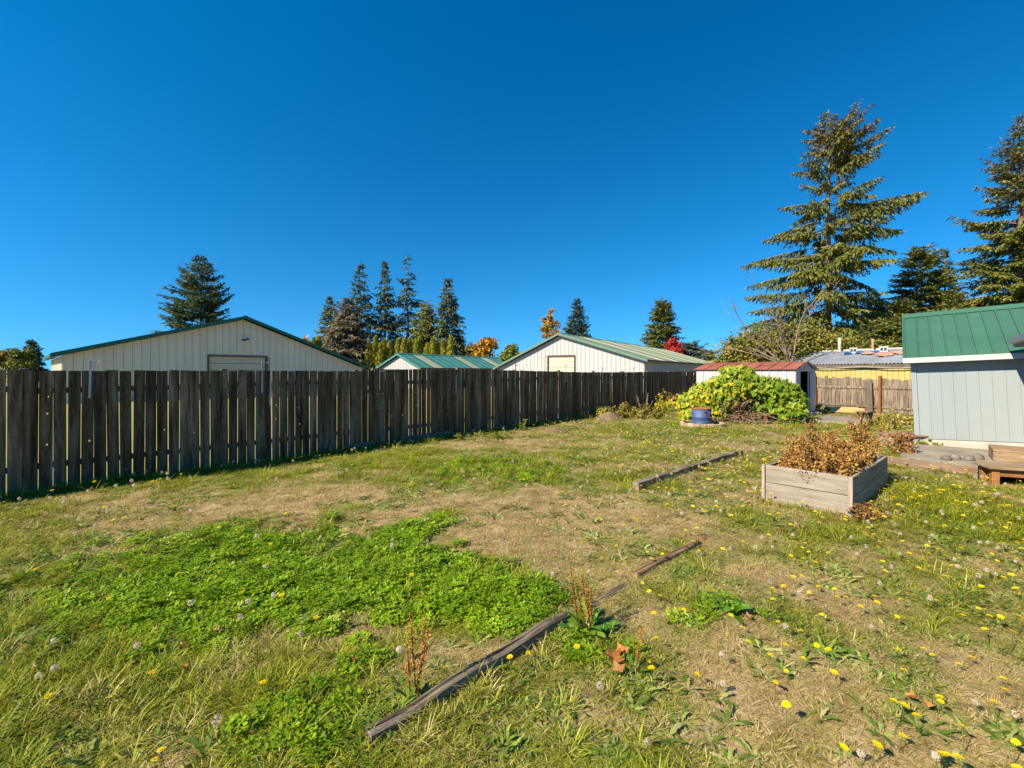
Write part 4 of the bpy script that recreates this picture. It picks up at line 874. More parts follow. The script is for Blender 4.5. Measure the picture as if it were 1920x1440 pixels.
# bare tree with a few last leaves
def bare_tree(x, y, seed):
    rd = random.Random(seed); root = thing('bare_tree', 'nearly leafless tree with pale spreading branches and a few last leaves', 'tree', (x, y, 0))
    mb = MB(); tips = []
    def grow(p, d, L, r, lev):
        n = 4; pts = [p]; q = p.copy(); dd = d.copy()
        for i in range(n):
            dd = (dd + Vector((rd.gauss(0, .14), rd.gauss(0, .14), rd.gauss(0.02, .10)))).normalized(); q = q + dd * L / n; pts.append(q.copy())
        mb.tube(pts, [r * (1 - 0.6 * i / n) + 0.003 for i in range(n + 1)], 5 if lev < 2 else 3, cap=False)
        if lev >= 2: tips.extend(pts[2:])
        if lev < 4:
            for i in range(rd.choice([2, 3]) if lev < 3 else 2):
                k = rd.randint(1, n); nd = (dd + Vector((rd.gauss(-0.1, .55), rd.gauss(0, .55), rd.gauss(0.12, .35)))).normalized(); grow(pts[k], nd, L * rd.uniform(0.55, 0.8), r * 0.48, lev + 1)
    grow(Vector((0, 0, -0.1)), Vector((-0.05, 0, 1)), 2.3, 0.085, 0)
    for v in ((-0.8, 0, .75), (-0.5, -.2, 1), (-0.98, -.1, .30), (-.9, .1, .5), (0.1, 0, 1), (-.3, -.3, 1)): grow(Vector((-.1, 0, 1.9)), Vector(v).normalized(), rd.uniform(2.2, 3.0), 0.05, 1)
    mb.build('trunk', M_TWIG, root, smooth=True)
    rg = np.random.default_rng(seed); P = np.array([t for t in tips if rd.random() < 0.28]); P = P + rg.normal(0, .05, P.shape); m = len(P)
    V, F, k = faces_from(P, rand_unit(m, rg), rand_unit(m, rg), 0.10, 0.07, 'oval'); link('crown', np_mesh('crown', [(V, F, 0, np.repeat(rg.random(m), k))], [M_BROADDARK]), root)['kind'] = 'stuff'
x, y = W(1486, 22.0); bare_tree(x, y, 8)

# ------------------------------------------------------------------ barns
def gable_panels(root, part, xs, zlow, apex_x, zapex, zl, zr, mat, y, t=0.03, rib=0.02, opening=None):
    """vertical steel panels filling a gable (local x across); each its own piece with a raised rib at its edge"""
    def top(x): return zl + (zapex - zl) * (x - xs[0]) / (apex_x - xs[0]) if x < apex_x else zr + (zapex - zr) * (xs[-1] - x) / (xs[-1] - apex_x)
    for a, b in zip(xs[:-1], xs[1:]):
        spans = [(zlow, None)]
        if opening and a < opening[1] - 0.01 and b > opening[0] + 0.01: spans = [(opening[2], None)]
        for z0, _ in spans:
            mb = MB(); poly = [(a + 0.006, y, z0), (b - 0.006, y, z0), (b - 0.006, y, top(b - 0.006))]
            if a < apex_x < b: poly.append((apex_x, y, zapex))
            poly.append((a + 0.006, y, top(a + 0.006)))
            mb.prism(poly, (0, t, 0))
            mb.prism([(a + 0.006, y - rib, z0), (a + 0.05, y - rib, z0), (a + 0.05, y - rib, top(a + 0.03) - 0.01), (a + 0.006, y - rib, top(a + 0.03) - 0.01)], (0, rib - 0.001, 0))
            mb.build(part, mat, root)

def barn(name, label, apex, rot, rl, rr, za, zl, zr, length, wallmat, roofmat, trimmat, pitch, door, over=0.35, skylights=(), panels=True, light=False, sidewall='right'):
    """local x across the gable (towards the camera's right), y back along the ridge"""
    root = thing(name, label, 'barn', (apex[0], apex[1], 0), rot)
    n = int(round((rl + rr - 2 * over) / pitch)); xs = list(np.linspace(-rl + over, rr - over, n + 1))
    def zt(x, dz=0.0): return (zl + (za - zl) * (x + rl) / rl if x < 0 else zr + (za - zr) * (rr - x) / rr) - dz
    wz = 0.16
    wall = MB(); wall_part = bpy.data.objects.new('wall', None); wall_part.parent = root
    if panels: gable_panels(wall_part, 'siding_panel', xs, -0.05, 0.0, za - wz, zt(xs[0], wz), zt(xs[-1], wz), wallmat, 0.0, opening=(door[0], door[1], door[2]) if door else None)
    else:
        def top(x): return zt(x, wz)
        for a, b in zip(xs[:-1], xs[1:]):
            z0 = door[2] if door and a < door[1] - .01 and b > door[0] + .01 else -0.05
            poly = [(a + 0.012, 0, z0), (b - 0.012, 0, z0), (b - 0.012, 0, top(b))] + ([(0, 0, za - wz)] if a < 0 < b else []) + [(a + 0.012, 0, top(a))]
            wall.prism(poly, (0, 0.03, 0)); wall.box(a + 0.012, a + 0.06, -0.02, -0.001, z0, min(top(a), top(b)))
        wall.build('gable_wall', wallmat, root)
    # backing, side walls, far gable
    b = MB(); poly = [(xs[0], 0.035, -0.1), (xs[-1], 0.035, -0.1), (xs[-1], 0.035, zt(xs[-1], wz + .02)), (0, 0.035, za - wz - .02), (xs[0], 0.035, zt(xs[0], wz + .02))]
    if door:
        b.prism([(xs[0], 0.035, -.1), (door[0], .035, -.1), (door[0], .035, zt(door[0], wz + .02)), (xs[0], .035, zt(xs[0], wz + .02))], (0, .05, 0))
        b.prism([(door[1], 0.035, -.1), (xs[-1], .035, -.1), (xs[-1], .035, zt(xs[-1], wz + .02)), (door[1], .035, zt(door[1], wz + .02))], (0, .05, 0))
        hd = [(door[0], .035, door[2]), (door[1], .035, door[2]), (door[1], .035, zt(door[1], wz + .02))] + ([(0, .035, za - wz - .02)] if door[0] < 0 < door[1] else []) + [(door[0], .035, zt(door[0], wz + .02))]
        b.prism(hd, (0, .05, 0))
    else: b.prism(poly, (0, .05, 0))
    b.prism([(p[0], length, p[2]) for p in poly], (0, .08, 0))
    wb = b.build('wall', M_GROOVE, root)
    for ch in list(wall_part.children): ch.parent = wb
    bpy.data.objects.remove(wall_part)
    for sx, xw in ((-1, xs[0]), (1, xs[-1])):
        w = MB(); zz = zt(xw, wz + .04); k = int(length / 0.9)
        for i in range(k):
            y0 = 0.04 + (length - .04) * i / k; y1 = 0.04 + (length - .04) * (i + 1) / k
            w.box(min(xw, xw + sx * .03), max(xw, xw + sx * .03), y0 + .01, y1 - .01, -0.1, zz); w.box(min(xw, xw + sx * .045), max(xw, xw + sx * .045), y0 + .012, y0 + .06, -0.1, zz - .001)
        w.build('side_wall', wallmat, root)
    # roof slopes in strips, some of them translucent
    for sx, r_, ze in ((-1, rl, zl), (1, rr, zr)):
        k = max(4, int(length / 0.95)); y0 = -over
        for i in range(k):
            ya = -over + (length + 2 * over) * i / k; yb = -over + (length + 2 * over) * (i + 1) / k
            mt = M_SKYLIGHT if any(abs((ya + yb) / 2 - s) < (0.95 if length > 30 else 0.5) * (length + 2 * over) / k + 0.001 for s in skylights) else roofmat
            p = [(0, ya + .004, za), (sx * r_, ya + .004, ze), (sx * r_, yb - .004, ze), (0, yb - .004, za)]
            m2 = MB(); m2.prism(p, (0, 0, 0.03))
            m2.prism([(0, ya + .004, za + .03), (sx * r_, ya + .004, ze + .03), (sx * r_, ya + .05, ze + .03), (0, ya + .05, za + .03)], (0, 0, 0.03))
            m2.build('roof_sheet', mt, root)
        tr = MB(); tr.prism([(0, -over - .03, za + .065), (sx * r_, -over - .03, ze + .065), (sx * r_, -over - .03, ze - .14), (0, -over - .03, za - .14)], (0, .028, 0)); tr.build('rake_trim', trimmat, root)
        ev = MB(); ev.box(*sorted((sx * r_, sx * (r_ + .03))), -over, length + over, ze - .12, ze + .03); ev.build('eave_trim', M_BROWNTRIM if trimmat is not M_GREENTRIM else M_GREENTRIM, root)
        for i in range(int(length / 1.2)):
            yy = 0.3 + i * 1.2; rf = MB(); x1 = sx * (r_ - .02); x0 = sx * (r_ - over - .02)
            rf.prism([(x0, yy, zt(x0, .003)), (x1, yy, zt(x1, .003)), (x1, yy, zt(x1, .12)), (x0, yy, zt(x0, .14))], (0, .05, 0)); rf.build('rafter_tail', M_RAFTER, root)
    rc = MB(); rc.prism([(-.22, -over, za - .22 * (za - zl) / rl + .066), (0, -over, za + .07), (.22, -over, za - .22 * (za - zr) / rr + .066), (0, -over, za + .10)], (0, length + 2 * over, 0)); rc.build('ridge_cap', roofmat, root)
    if door:
        x0, x1, zd = door
        f = MB(); f.box(x0 - .1, x0, -.05, .1, -.05, zd + .1); f.box(x1, x1 + .1, -.05, .1, -.05, zd + .1); f.box(x0, x1, -.06, .1, zd - 0.02, zd + .1); dr = f.build('roll_up_door', M_BROWNTRIM, root)
        for i in range(6):
            za0 = zd * i / 6; s = MB(); s.cbox(x0 + .02, x1 - .02, 0.06, 0.10, za0 + .01, zd * (i + 1) / 6 - .01, 0.012); s.build('door_panel', M_BARNDOOR, dr)
    if light:
        l = MB(); l.tube([(-.05, 0, 3.75), (-.05, -.15, 3.8), (-.05, -.25, 3.75)], .025, 6); l.lathe([(0.02, 0.05), (.12, 0.0), (.15, -.05), (0, -.05)], 10, c=(-.05, -.27, 3.75)); l.lathe([(0.02, 0.05), (.10, 0.0), (.12, -.05), (0, -.05)], 10, c=(.2, -.12, 3.82)); l.build('flood_light', M_BLACK, root)
    return root
dA = 30.0; ax, ay = W(457, dA)
barn('cream_barn', 'wide cream steel barn with dark green roof edge behind the fence', (ax, ay), math.atan2(.731, .682), 8.95, 8.93, ZH(595, dA), ZH(664.5, .782 * dA), ZH(690, 1.2177 * dA), 14, M_SIDING_L, M_GREENROOF, M_GREENTRIM, 0.40, (-1.95, 1.35, ZH(668.5, 29.3)), 0.45, light=True)
dA = 40.0; ax, ay = W(1050, dA)
barn('white_barn', 'white steel barn with green roof and pale skylight strips', (ax, ay), math.atan2(-.545, .839), 6.95, 7.8, ZH(626, dA), ZH(691, 1.094 * dA), ZH(675, .8936 * dA), 36, M_SIDING_W, M_PALEGREEN, M_PALEGREEN, 0.39, (-1.15, 1.35, ZH(668, 40)), 0.4, skylights=(5, 9.5, 14, 18.5, 23, 27.5, 32), panels=False)
dA = 45.0; ax, ay = W(749, dA)
barn('low_shed', 'low white shed with teal roof and cream skylight bands', (ax, ay), math.atan2(-.545, .839), 3.16, 3.16, ZH(663.5, dA), 2.0, 2.0, 17, M_SIDING_W, M_TEALROOF, M_TEALROOF, 0.39, None, 0.3, skylights=(2.4, 8.4, 14.0), panels=False)
# far pale house beyond the white barn
x, y = W(1352, 72); hr = thing('far_house', 'distant pale house with low gabled roof beyond the white barn', 'house', (x, y, 0), -0.4)
MB().prism([(-3, 0, 0), (3.2, 0, 0), (3.2, 0, 2.4), (-.6, 0, 3.6), (-3, 0, 2.7)], (0, 8, 0)).build('wall', M_SIDING_W, hr)
for s_, xe, ze in ((-1, -3.5, 2.66), (1, 3.8, 2.42)): MB().prism([(-.6, -.4, 3.66), (xe, -.4, ze), (xe, -.4, ze - .16), (-.6, -.4, 3.5)], (0, 9, 0)).build('roof', M_SKYLIGHT, hr)
MB().lathe([(0.0, 0), (.55, 0.0), (.55, .1), (0, .12)], 14).build('round_vent', M_CONC, hr, (-.9, -.02, 2.75), (1.57, 0, 0))

# ------------------------------------------------------------------ metal garden shed with open door
ms = thing('metal_shed', 'small white metal shed with rusty red roof and open door', 'shed', (MS.x, MS.y, 0), math.atan2(MX.y, MX.x))
SWd, SLn, SWh, SRz = 2.1, 3.7, 1.76, 2.05     # local: x along the door front, y back; the front is y=0
MB().cbox(-.06, SWd + .06, -.10, SLn + .05, -.05, .17, .02).build('block_base', M_CONC, ms)
w = MB(); k = 13
for i in range(k):
    y0 = SLn * i / k; y1 = SLn * (i + 1) / k; w.box(0, .02, y0 + .004, y1 - .004, .17, SWh); w.box(-.012, -.0005, y0 + .01, y0 + .04, .17, SWh - .01)
    w.box(SWd - .02, SWd, y0, y1 - .002, .17, SWh)
w.build('side_wall', M_SHEDWHITE, ms)
w = MB(); w.prism([(0, SLn, .17), (SWd, SLn, .17), (SWd, SLn, SWh), (SWd / 2, SLn, SRz), (0, SLn, SWh)], (0, .02, 0)); w.build('back_wall', M_SHEDWHITE, ms)
w = MB(); D0, D1, DZ = .45, 1.5, 1.70
for a, b in ((0.021, .16), (.17, .30), (.31, D0), (D1, 1.66), (1.67, 1.82), (1.83, SWd - .021)): w.box(a, b - .006, -.012, .012, .17, DZ)
w.prism([(0.021, -.012, DZ + .002), (SWd - .021, -.012, DZ + .002), (SWd - .021, -.012, SWh), (SWd / 2, -.012, SRz - .03), (0.021, -.012, SWh)], (0, .024, 0)); w.build('front_wall', M_SHEDWHITE, ms)
f = MB(); f.box(D0 - .03, D0, -.02, .02, .17, DZ); f.box(D1, D1 + .03, -.02, .02, .17, DZ); f.box(D0 - .03, D1 + .03, -.03, -.013, DZ, DZ + .05); f.box(D0, D1, -.02, .02, .17, .19); f.build('door_frame', M_GALV, ms)
MB().box(D1 - .10, D1 - .004, .03, .05, .19, DZ).build('sliding_door', M_SHEDWHITE, ms)
MB().box(.025, SWd - .025, .06, SLn - .03, .171, .18).build('shed_floor', M_SHADE, ms)  # floor coloured near-black, interior shade put into its colour
i_ = MB(); i_.box(.022, .03, .05, SLn - .03, .18, SWh); i_.box(SWd - .03, SWd - .022, .05, SLn - .03, .18, SWh); i_.box(.03, SWd - .03, SLn - .04, SLn - .02, .18, SWh); i_.build('shade_lining', M_SHADE, ms)  # added black sheets inside the white walls paint the shade behind the door
for sx in (0, 1):
    for i in range(8):
        ya = -.08 + (SLn + .16) * i / 8; yb = -.08 + (SLn + .16) * (i + 1) / 8 - .006; xe = -.1 if sx == 0 else SWd + .1; ze = SWh + .01 - .1 * (SRz - SWh) / (SWd / 2) + .02
        r_ = MB(); r_.prism([(SWd / 2, ya, SRz), (xe, ya, ze), (xe, yb, ze), (SWd / 2, yb, SRz)], (0, 0, .015)); r_.prism([(SWd / 2, ya, SRz + .015), (xe, ya, ze + .015), (xe, ya + .03, ze + .015), (SWd / 2, ya + .03, SRz + .015)], (0, 0, .02)); r_.build('roof_panel', M_RUSTROOF, ms)
MB().prism([(-.1, -.085, SWh - .03), (SWd / 2, -.085, SRz + .02), (SWd + .1, -.085, SWh - .03), (SWd + .1, -.085, SWh - .07), (SWd / 2, -.085, SRz - .03), (-.1, -.085, SWh - .07)], (0, .004, 0)).build('gable_trim', M_SHEDWHITE, ms)

# ------------------------------------------------------------------ grapevine mound
vx, vy = W(1402, 15.2)
vine = thing('grapevine', 'sprawling grapevine with green and yellow leaves heaped in front of the metal shed', 'vine', (vx, vy, 0))
rg = np.random.default_rng(77); P, Nn, T = [], [], []
VL = [(-1.65, .55, .55, .55, .5, .5), (-1.25, .5, .8, .6, .55, .55), (-.75, .4, 1.0, .6, .6, .6), (-.25, .35, 1.25, .6, .6, .55), (.05, .6, 1.6, .45, .45, .32), (.3, .25, 1.1, .55, .55, .5), (.45, .1, .6, .4, .4, .4),
      (.8, .15, 1.05, .55, .6, .5), (1.2, .05, .95, .5, .5, .5), (1.45, .0, .72, .42, .42, .48), (1.35, -.1, .45, .5, .45, .45), (-.1, .8, 1.75, .5, .3, .16), (-1.75, .45, .25, .4, .4, .3), (-.9, .3, .45, .4, .35, .4), (1.0, -.15, .4, .45, .4, .4), (.1, .75, .5, .7, .25, .5), (-.4, .7, .4, .6, .25, .45)]
for lb in VL:
    c = int(680 * lb[3] * lb[5] / .3); u = rand_unit(c, rg); u[:, 1] -= 0.15; rr = 0.6 + 0.45 * rg.random(c)
    p = np.array(lb[:3]) + u * rr[:, None] * np.array(lb[3:6]); P.append(p); Nn.append(u * .8 + np.array([-.1, -.2, .5]) + rg.normal(0, .4, (c, 3)))
    yl = 0.66 if lb[0] < .2 else 0.50
    T.append(np.clip(rg.normal(yl - .1, .22, c) + 0.12 * (lb[0] < 0) * (p[:, 2] < 1.1), 0, 1))
P = np.concatenate(P); Nn = np.concatenate(Nn); T = np.concatenate(T)
hole = (np.abs(P[:, 0] - .12) < .42) & (P[:, 2] < .95) & (P[:, 1] < .12) & (rg.random(len(P)) < .85); hole |= (P[:, 2] < .33) & (P[:, 0] > -1.2) & (P[:, 0] < .8) & (rg.random(len(P)) < .85)
keep = (P[:, 2] > .03) & ~hole; P, Nn, T = P[keep], Nn[keep], T[keep]; m = len(P)
V, F, k = faces_from(P, np.cross(Nn, rand_unit(m, rg)) * .6 + np.array([0, -.2, -.7]), Nn, .135 * rg.uniform(.6, 1.25, m), .14 * rg.uniform(.6, 1.2, m), 'lobed')
link('leaves', np_mesh('leaves', [(V, F, 0, np.repeat(T, k))], [M_GRAPE]), vine)['kind'] = 'stuff'
vw = MB(); rd = random.Random(5)
for i in range(90):
    a = Vector((rd.uniform(-1.1, .9), rd.uniform(-.15, .4), 0)); pts = [a]; d = Vector((rd.gauss(0, .5), rd.gauss(0, .3), 1)).normalized()
    for j in range(6): d = (d + Vector((rd.gauss(0, .35), rd.gauss(0, .25), rd.gauss(-.18, .22)))).normalized(); q = pts[-1] + d * .2; q.z = max(q.z, .03); pts.append(q)
    vw.tube(pts, [rd.uniform(.006, .016)] * 7, 4, cap=False)
for i in range(10):     # loops of dead runner in the open middle
    c = Vector((rd.uniform(-.4, .3), -.15 + rd.uniform(-.1, .1), .45)); r_ = rd.uniform(.2, .4)
    vw.tube([c + Vector((r_ * math.cos(t_), .08 * math.sin(2 * t_), r_ * .8 * math.sin(t_))) for t_ in np.linspace(rd.uniform(0, 2), rd.uniform(3.5, 6), 9)], .009, 4, cap=False)
vw.build('stems', M_VINEWOOD, vine, smooth=True)
for (a, b, c) in ((-.35, 0, 1.2), (.45, -.25, .32), (1.1, .1, .9), (-1.3, .4, .8)): MB().cbox(-.045, .045, -.045, .045, -.2, c, .006).build('trellis_post', M_RUSTPOST, vine, (a, b, 0))
MB().cbox(-1.2, 1.5, -.02, .02, -.03, .03, .005).build('trellis_rail', M_POST, vine, (0, .12, .85), (0, .03, -.1))
lmb = MB(); lmb.tube([(-.6, -.3, .05), (.5, -.42, .05)], .045, 6); lmb.build('fallen_pole', M_POST, vine)

# ------------------------------------------------------------------ blue drum on its brick ring
bx, by = W(1315, 14.15)
ring = thing('brick_ring', 'low ring of tan bricks round the blue drum', 'fire pit', (bx + .03, by, hz(bx, by)))
brk = MB().cbox(-.10, .10, -.05, .05, -.06, .06, .008).mesh('brick', M_BRICK)
for i in range(20):
    a = 6.283 * i / 20; o = link('brick', brk, ring, (.60 * math.cos(a), .60 * math.sin(a), .05 + random.uniform(-.012, .008)), (random.gauss(0, .05), random.gauss(0, .05), a + 1.571 + random.gauss(0, .06)))
MB().lathe([(0, .012), (.4, .015), (.56, .005), (.565, -.05)], 20).build('ash_bed', M_MOUND, ring)
drum = thing('steel_drum', 'blue steel drum with rusty cut rim used as burn barrel', 'drum', (bx, by, hz(bx, by) + .012), 0.5)
MB().lathe([(0, 0.004), (.27, .004), (.285, .0), (.285, .03), (.28, .035), (.28, .24), (.288, .25), (.293, .262), (.288, .275), (.28, .285), (.28, .50), (.272, .50), (.27, .03), (0, .03)], 36).build('body', M_DRUM, drum, smooth=True)
rim = MB(); rim.lathe([(.268, .498), (.283, .498), (.298, .515), (.30, .535), (.28, .545), (.262, .53), (.268, .498)], 36)
rim.build('rim', M_RUST, drum, smooth=True)
for a, c in ((-2.0, .40), (-1.35, .30)):
    h = MB(); h.prism([(0, -.03, -.05), (0, .04, -.03), (0, .02, .05), (0, -.045, .04)], (.006, 0, 0)); h.build('rust_hole_shade', M_BLACK, drum, (.278 * math.cos(a), .278 * math.sin(a), c), (0, 0, a))  # solid black patch paints in the dark of a rust hole
    h = MB(); h.prism([(0, -.06, -.03), (0, -.01, -.07), (0, .0, .01)], (.02, 0, 0)); h.build('torn_flap', M_RUST, drum, (.281 * math.cos(a), .281 * math.sin(a), c - .02), (0, 0, a))

# ------------------------------------------------------------------ fence at the back and yellow building
BA = Vector((15.9, 16.6)); BB = Vector((12.2, 24.5)); bd = (BB - BA).normalized(); bl = (BB - BA).length
bf = thing('back_fence', 'sunlit grey-brown board fence with reddish posts before the yellow building', 'fence', (BA.x, BA.y, 0), math.atan2(bd.y, bd.x))
bn = 1      # yard side is +y in this frame (to the left of the run)
bp = [MB().cbox(-.068, .068, -.009, .009, 0, 1.45 + .03 * s, .003).mesh('picket', M_BACKPICKET) for s in range(3)]
t = 0.0
while t < bl:
    top = np.interp(t, [0, 4, 8], [1.36, 1.45, 1.50]); o = link('picket', random.choice(bp), bf, (t + .07, 0, -.02), (0, random.gauss(0, .006), random.gauss(0, .03))); o.scale.z = top / 1.47 * random.uniform(.97, 1.03); t += .142 + random.choice([.003, .006, .012])
for a, b in ((0, 2.05), (2.15, 4.6), (4.7, 7.0)):
    for zz in (.22, 1.02): MB().cbox(0, b - a, -.02, .02, -.045, .045, .005).build('rail', M_BACKPICKET, bf, (a, .031, zz + random.uniform(-.02, .02)), (0, random.uniform(-.008, .008), 0))
for pt, hh in ((2.1, 1.52), (4.65, 1.62), (7.05, 1.6)): MB().cbox(-.045, .045, -.045, .045, -.2, hh, .006).build('post', M_RUSTPOST, bf, (pt, .10, 0), (0, random.gauss(0, .01), 0))
st = MB(); st.cbox(-.10, .10, -.05, .05, -.1, 1.28, .012, jit=.008); st.build('split_post', M_POST, bf, (2.42, .16, 0), (0, .03, .2))
yb = thing('yellow_building', 'low yellow board building with grey corrugated roof behind the back fence', 'outbuilding', (BA.x + .9, BA.y + .35, 0), math.atan2(bd.y, bd.x))
w = MB(); L = 9.2
for i in range(46):
    a = i * .2; w.box(a + .006, a + .194, -.02, .02, -.05, 1.98)
w.build('board_wall', M_YELLOW, yb); MB().box(0, L, -.06, -.021, -.05, 1.97).build('wall_backing', M_BROWNTRIM, yb)
MB().box(L - .03, L, -3.4, -.06, -.05, 1.97).build('end_wall', M_YELLOW, yb)
# the wall faces +y here; roof climbs towards -y
for i in range(9):
    x0 = -.25 + i * 1.07; x1 = x0 + 1.06; r_ = MB(); nn = 16; vs = []; fs = []
    for j in range(nn + 1):
        xx = x0 + (x1 - x0) * j / nn; zz = .022 * (1 if j % 2 else -1); vs += [(xx, .17, 2.04 + zz), (xx, -2.3, 2.72 + zz), (xx, .17, 2.03 + zz - .012), (xx, -2.3, 2.71 + zz - .012)]
    for j in range(nn): b_ = j * 4; fs += [(b_, b_ + 4, b_ + 5, b_ + 1), (b_ + 2, b_ + 3, b_ + 7, b_ + 6), (b_, b_ + 2, b_ + 6, b_ + 4)]
    r_.add(vs, fs); r_.build('roof_sheet', M_CORR, yb, (0, 0, random.uniform(0, .012)))
MB().box(-.2, L + .1, .10, .14, 1.88, 1.985).build('fascia', M_POST, yb)
rp = MB(); rp.tube([(i * .46, .165 + .01 * (i % 3), 1.86 + .03 * math.sin(i * 1.1)) for i in range(20)], .022, 5); rp.build('sagging_hose', M_CONC, yb)
MB().cbox(-.2, L + .3, -2.42, -2.28, 2.66, 2.78, .01).build('ridge_board', M_BARNDOOR, yb)
# things lying on that roof: local helper
def onroof(px, yy):      # x along, y in the frame -> world
    return yb.matrix_basis @ Vector((px, yy, 2.13 - .253 * yy + .03))
def yb_x(pxpix, yy):     # along-run position whose bearing is pxpix
    r = (pxpix - 960) / F_PX; o = Vector((BA.x + .9, BA.y + .35)) + Vector((-bd.y, bd.x)) * yy; return (r * o.y - o.x) / (bd.x - r * bd.y)
rotb = math.atan2(bd.y, bd.x)
for pxx, lb in ((1600, 'small old window sash propped on the corrugated roof near the tall vent'), (1657, 'small old window sash propped on the corrugated roof beside clay debris')):
    p = onroof(yb_x(pxx, -1.7), -1.7); sw = thing('window_sash', lb, 'window sash', p, rotb)
    f = MB()
    for a in ((-.17, -.13, 0, .24), (.13, .17, 0, .24), (-.13, .13, 0, .04), (-.13, .13, .20, .24), (-.015, .015, .04, .20)): f.box(a[0], a[1], -.02, .02, a[2] - .02, a[3])
    f.build('frame', M_WHITE, sw); MB().box(-.13, .13, -.005, .005, .04, .2).build('pane', M_GLASS, sw)
for pxx, hh, lb in ((1574, .70, 'grey vent pipe standing on the corrugated roof, the thicker one'), (1636, .55, 'slim pinkish vent pipe standing on the corrugated roof')):
    p = onroof(yb_x(pxx, -2.0), -2.0); v_ = thing('vent_pipe', lb, 'pipe', p, 0); r_ = .075 if hh > .6 else .05
    MB().lathe([(r_, -.06), (r_ * .96, hh * .5), (r_, hh), (r_ * .7, hh), (r_ * .7, hh - .05), (0, hh - .05)], 10).build('pipe', M_CONC if hh > .6 else M_CLAY, v_, smooth=True); MB().lathe([(r_ * 1.8, -.02), (r_ * 1.02, .06)], 10).build('flashing', M_GALV, v_)
dl = [(1590, -1.5, 0), (1612, -1.6, 0), (1624, -1.4, 1), (1632, -1.3, 1), (1640, -1.5, 0), (1648, -1.1, 1), (1655, -.9, 1), (1662, -1.2, 1), (1668, -1.0, 1), (1678, -1.3, 1), (1690, -1.2, 1), (1697, -1.35, 1)]
cnt = {0: 0, 1: 0}
for pxx, yy, kd in dl:
    p = onroof(yb_x(pxx, yy), yy); rd = random.Random(pxx); mb = MB(); n = 9; top = []
    pr = [(0.0, .07), (.12, .065), (.2, .03), (.22, -.02)]
    mb.lathe(pr, n); mb.v = [(a * (.75 + .3 * rd.random()), b * (.5 + .3 * rd.random()), c * 1.3 + rd.uniform(-.025, .025)) for a, b, c in mb.v]
    o = mb.build('tarp_bundle' if kd == 0 else 'clay_lump', M_TARP if kd == 0 else M_CLAY, None, p, (random.gauss(0, .1), .0, rotb + rd.uniform(-.5, .5)))
    if kd == 0: tag(o, 'crumpled blue tarp bundle on the corrugated roof', 'tarp', 'blue tarps on the roof')
    else: tag(o, 'reddish brown debris lump lying on the corrugated roof', 'debris', 'debris on the roof')

# ------------------------------------------------------------------ pale blue shed and house corner on the right
bs = thing('blue_shed', 'pale blue board shed with green standing seam roof', 'shed', (SH.x, SH.y, 0), SROT); bs.rotation_euler = (0, -0.044, SROT)
WL = 3.4
MB().box(.02, WL, .012, .12, -.3, .16).build('foundation', M_CONC, bs)
bsw = MB().box(.02, WL, .0205, .05, .15, 1.95).build('wall', M_SHEDBLUE, bs)
for i in range(17):
    a = .075 + i * .2; MB().cbox(a + .001, a + .199, -.006, .02, .15, 1.95, .002).build('siding_panel', M_SHEDBLUE, bsw)
MB().box(-.02, .07, -.024, .03, .08, 1.95).build('corner_board', M_SHEDBLUE, bs)
e = MB()
for i in range(12): a = .04 + i * .2; e.box(-.004, .02, a + .003, a + .197, .12, 1.95)
e.prism([(0.0, .03, 1.95), (0.0, 2.4, 1.95), (0.0, 2.25, 2.3), (0, 1.8, 2.97)], (.02, 0, 0)); e.build('end_wall', M_SHEDBLUE, bs)
OV = .27; RZ0 = 1.99; RUN = 2.15; RZ1 = 3.13
sl = (RZ1 - RZ0) / RUN
bsr = MB().prism([(-.145, RUN - OV - .14, RZ1 - .03), (-.145, RUN - OV, RZ1 + .05), (-.145, RUN - OV + .14, RZ1 - .03), (-.145, RUN - OV, RZ1 + .085)], (3.6, 0, 0)).build('roof', M_GREENROOF, bs)
for i in range(15):
    a = -.12 + i * .235; r_ = MB(); b_ = a + .235
    r_.prism([(a + .002, -OV, RZ0), (b_ - .002, -OV, RZ0), (b_ - .002, RUN - OV, RZ1), (a + .002, RUN - OV, RZ1)], (0, 0, .02))
    r_.prism([(a + .002, -OV - .003, RZ0 + .02), (a + .022, -OV - .003, RZ0 + .02), (a + .022, RUN - OV, RZ1 + .02), (a + .002, RUN - OV, RZ1 + .02)], (0, 0, .03)); r_.build('roof_panel', M_GREENROOF, bsr)
    MB().prism([(a, RUN - OV + .002, RZ1), (b_ - .002, RUN - OV + .002, RZ1), (b_ - .002, 2 * RUN - OV, RZ0), (a, 2 * RUN - OV, RZ0)], (0, 0, .02)).build('rear_roof_panel', M_GREENROOF, bsr)
MB().prism([(-.15, -OV - .02, RZ0 + .055), (-.15, RUN - OV, RZ1 + .055), (-.15, RUN - OV, RZ1 - .06), (-.15, -OV - .02, RZ0 - .06)], (.028, 0, 0)).build('rake_trim', M_GREENROOF, bs)
MB().cbox(-.15, WL, -OV - .045, -OV - .005, RZ0 - .105, RZ0 + .012, .004).build('fascia', M_WHITE, bs)
MB().box(-.12, WL, -OV - .004, -.025, RZ0 - .10, RZ0 - .08).build('soffit', M_WHITE, bs)
hs_ = thing('house', 'corner of a pale blue house with white eave beside the green-roofed shed', 'house', (SH.x, SH.y, 0), SROT)
HX = 1.74
for i in range(26):
    a = -7 + i * .27; MB().cbox(HX, HX + .05, a + .001, a + .269, .1, 2.5, .002).build('siding_panel', M_SHEDBLUE, hs_)
MB().box(HX + .02, HX + .1, -7, -.03, -.1, 2.45).build('wall_backing', M_SHEDBLUE, hs_)
MB().box(HX - .012, HX - .001, -.10, -.03, .1, 2.5).build('corner_board', M_SHEDBLUE, hs_)
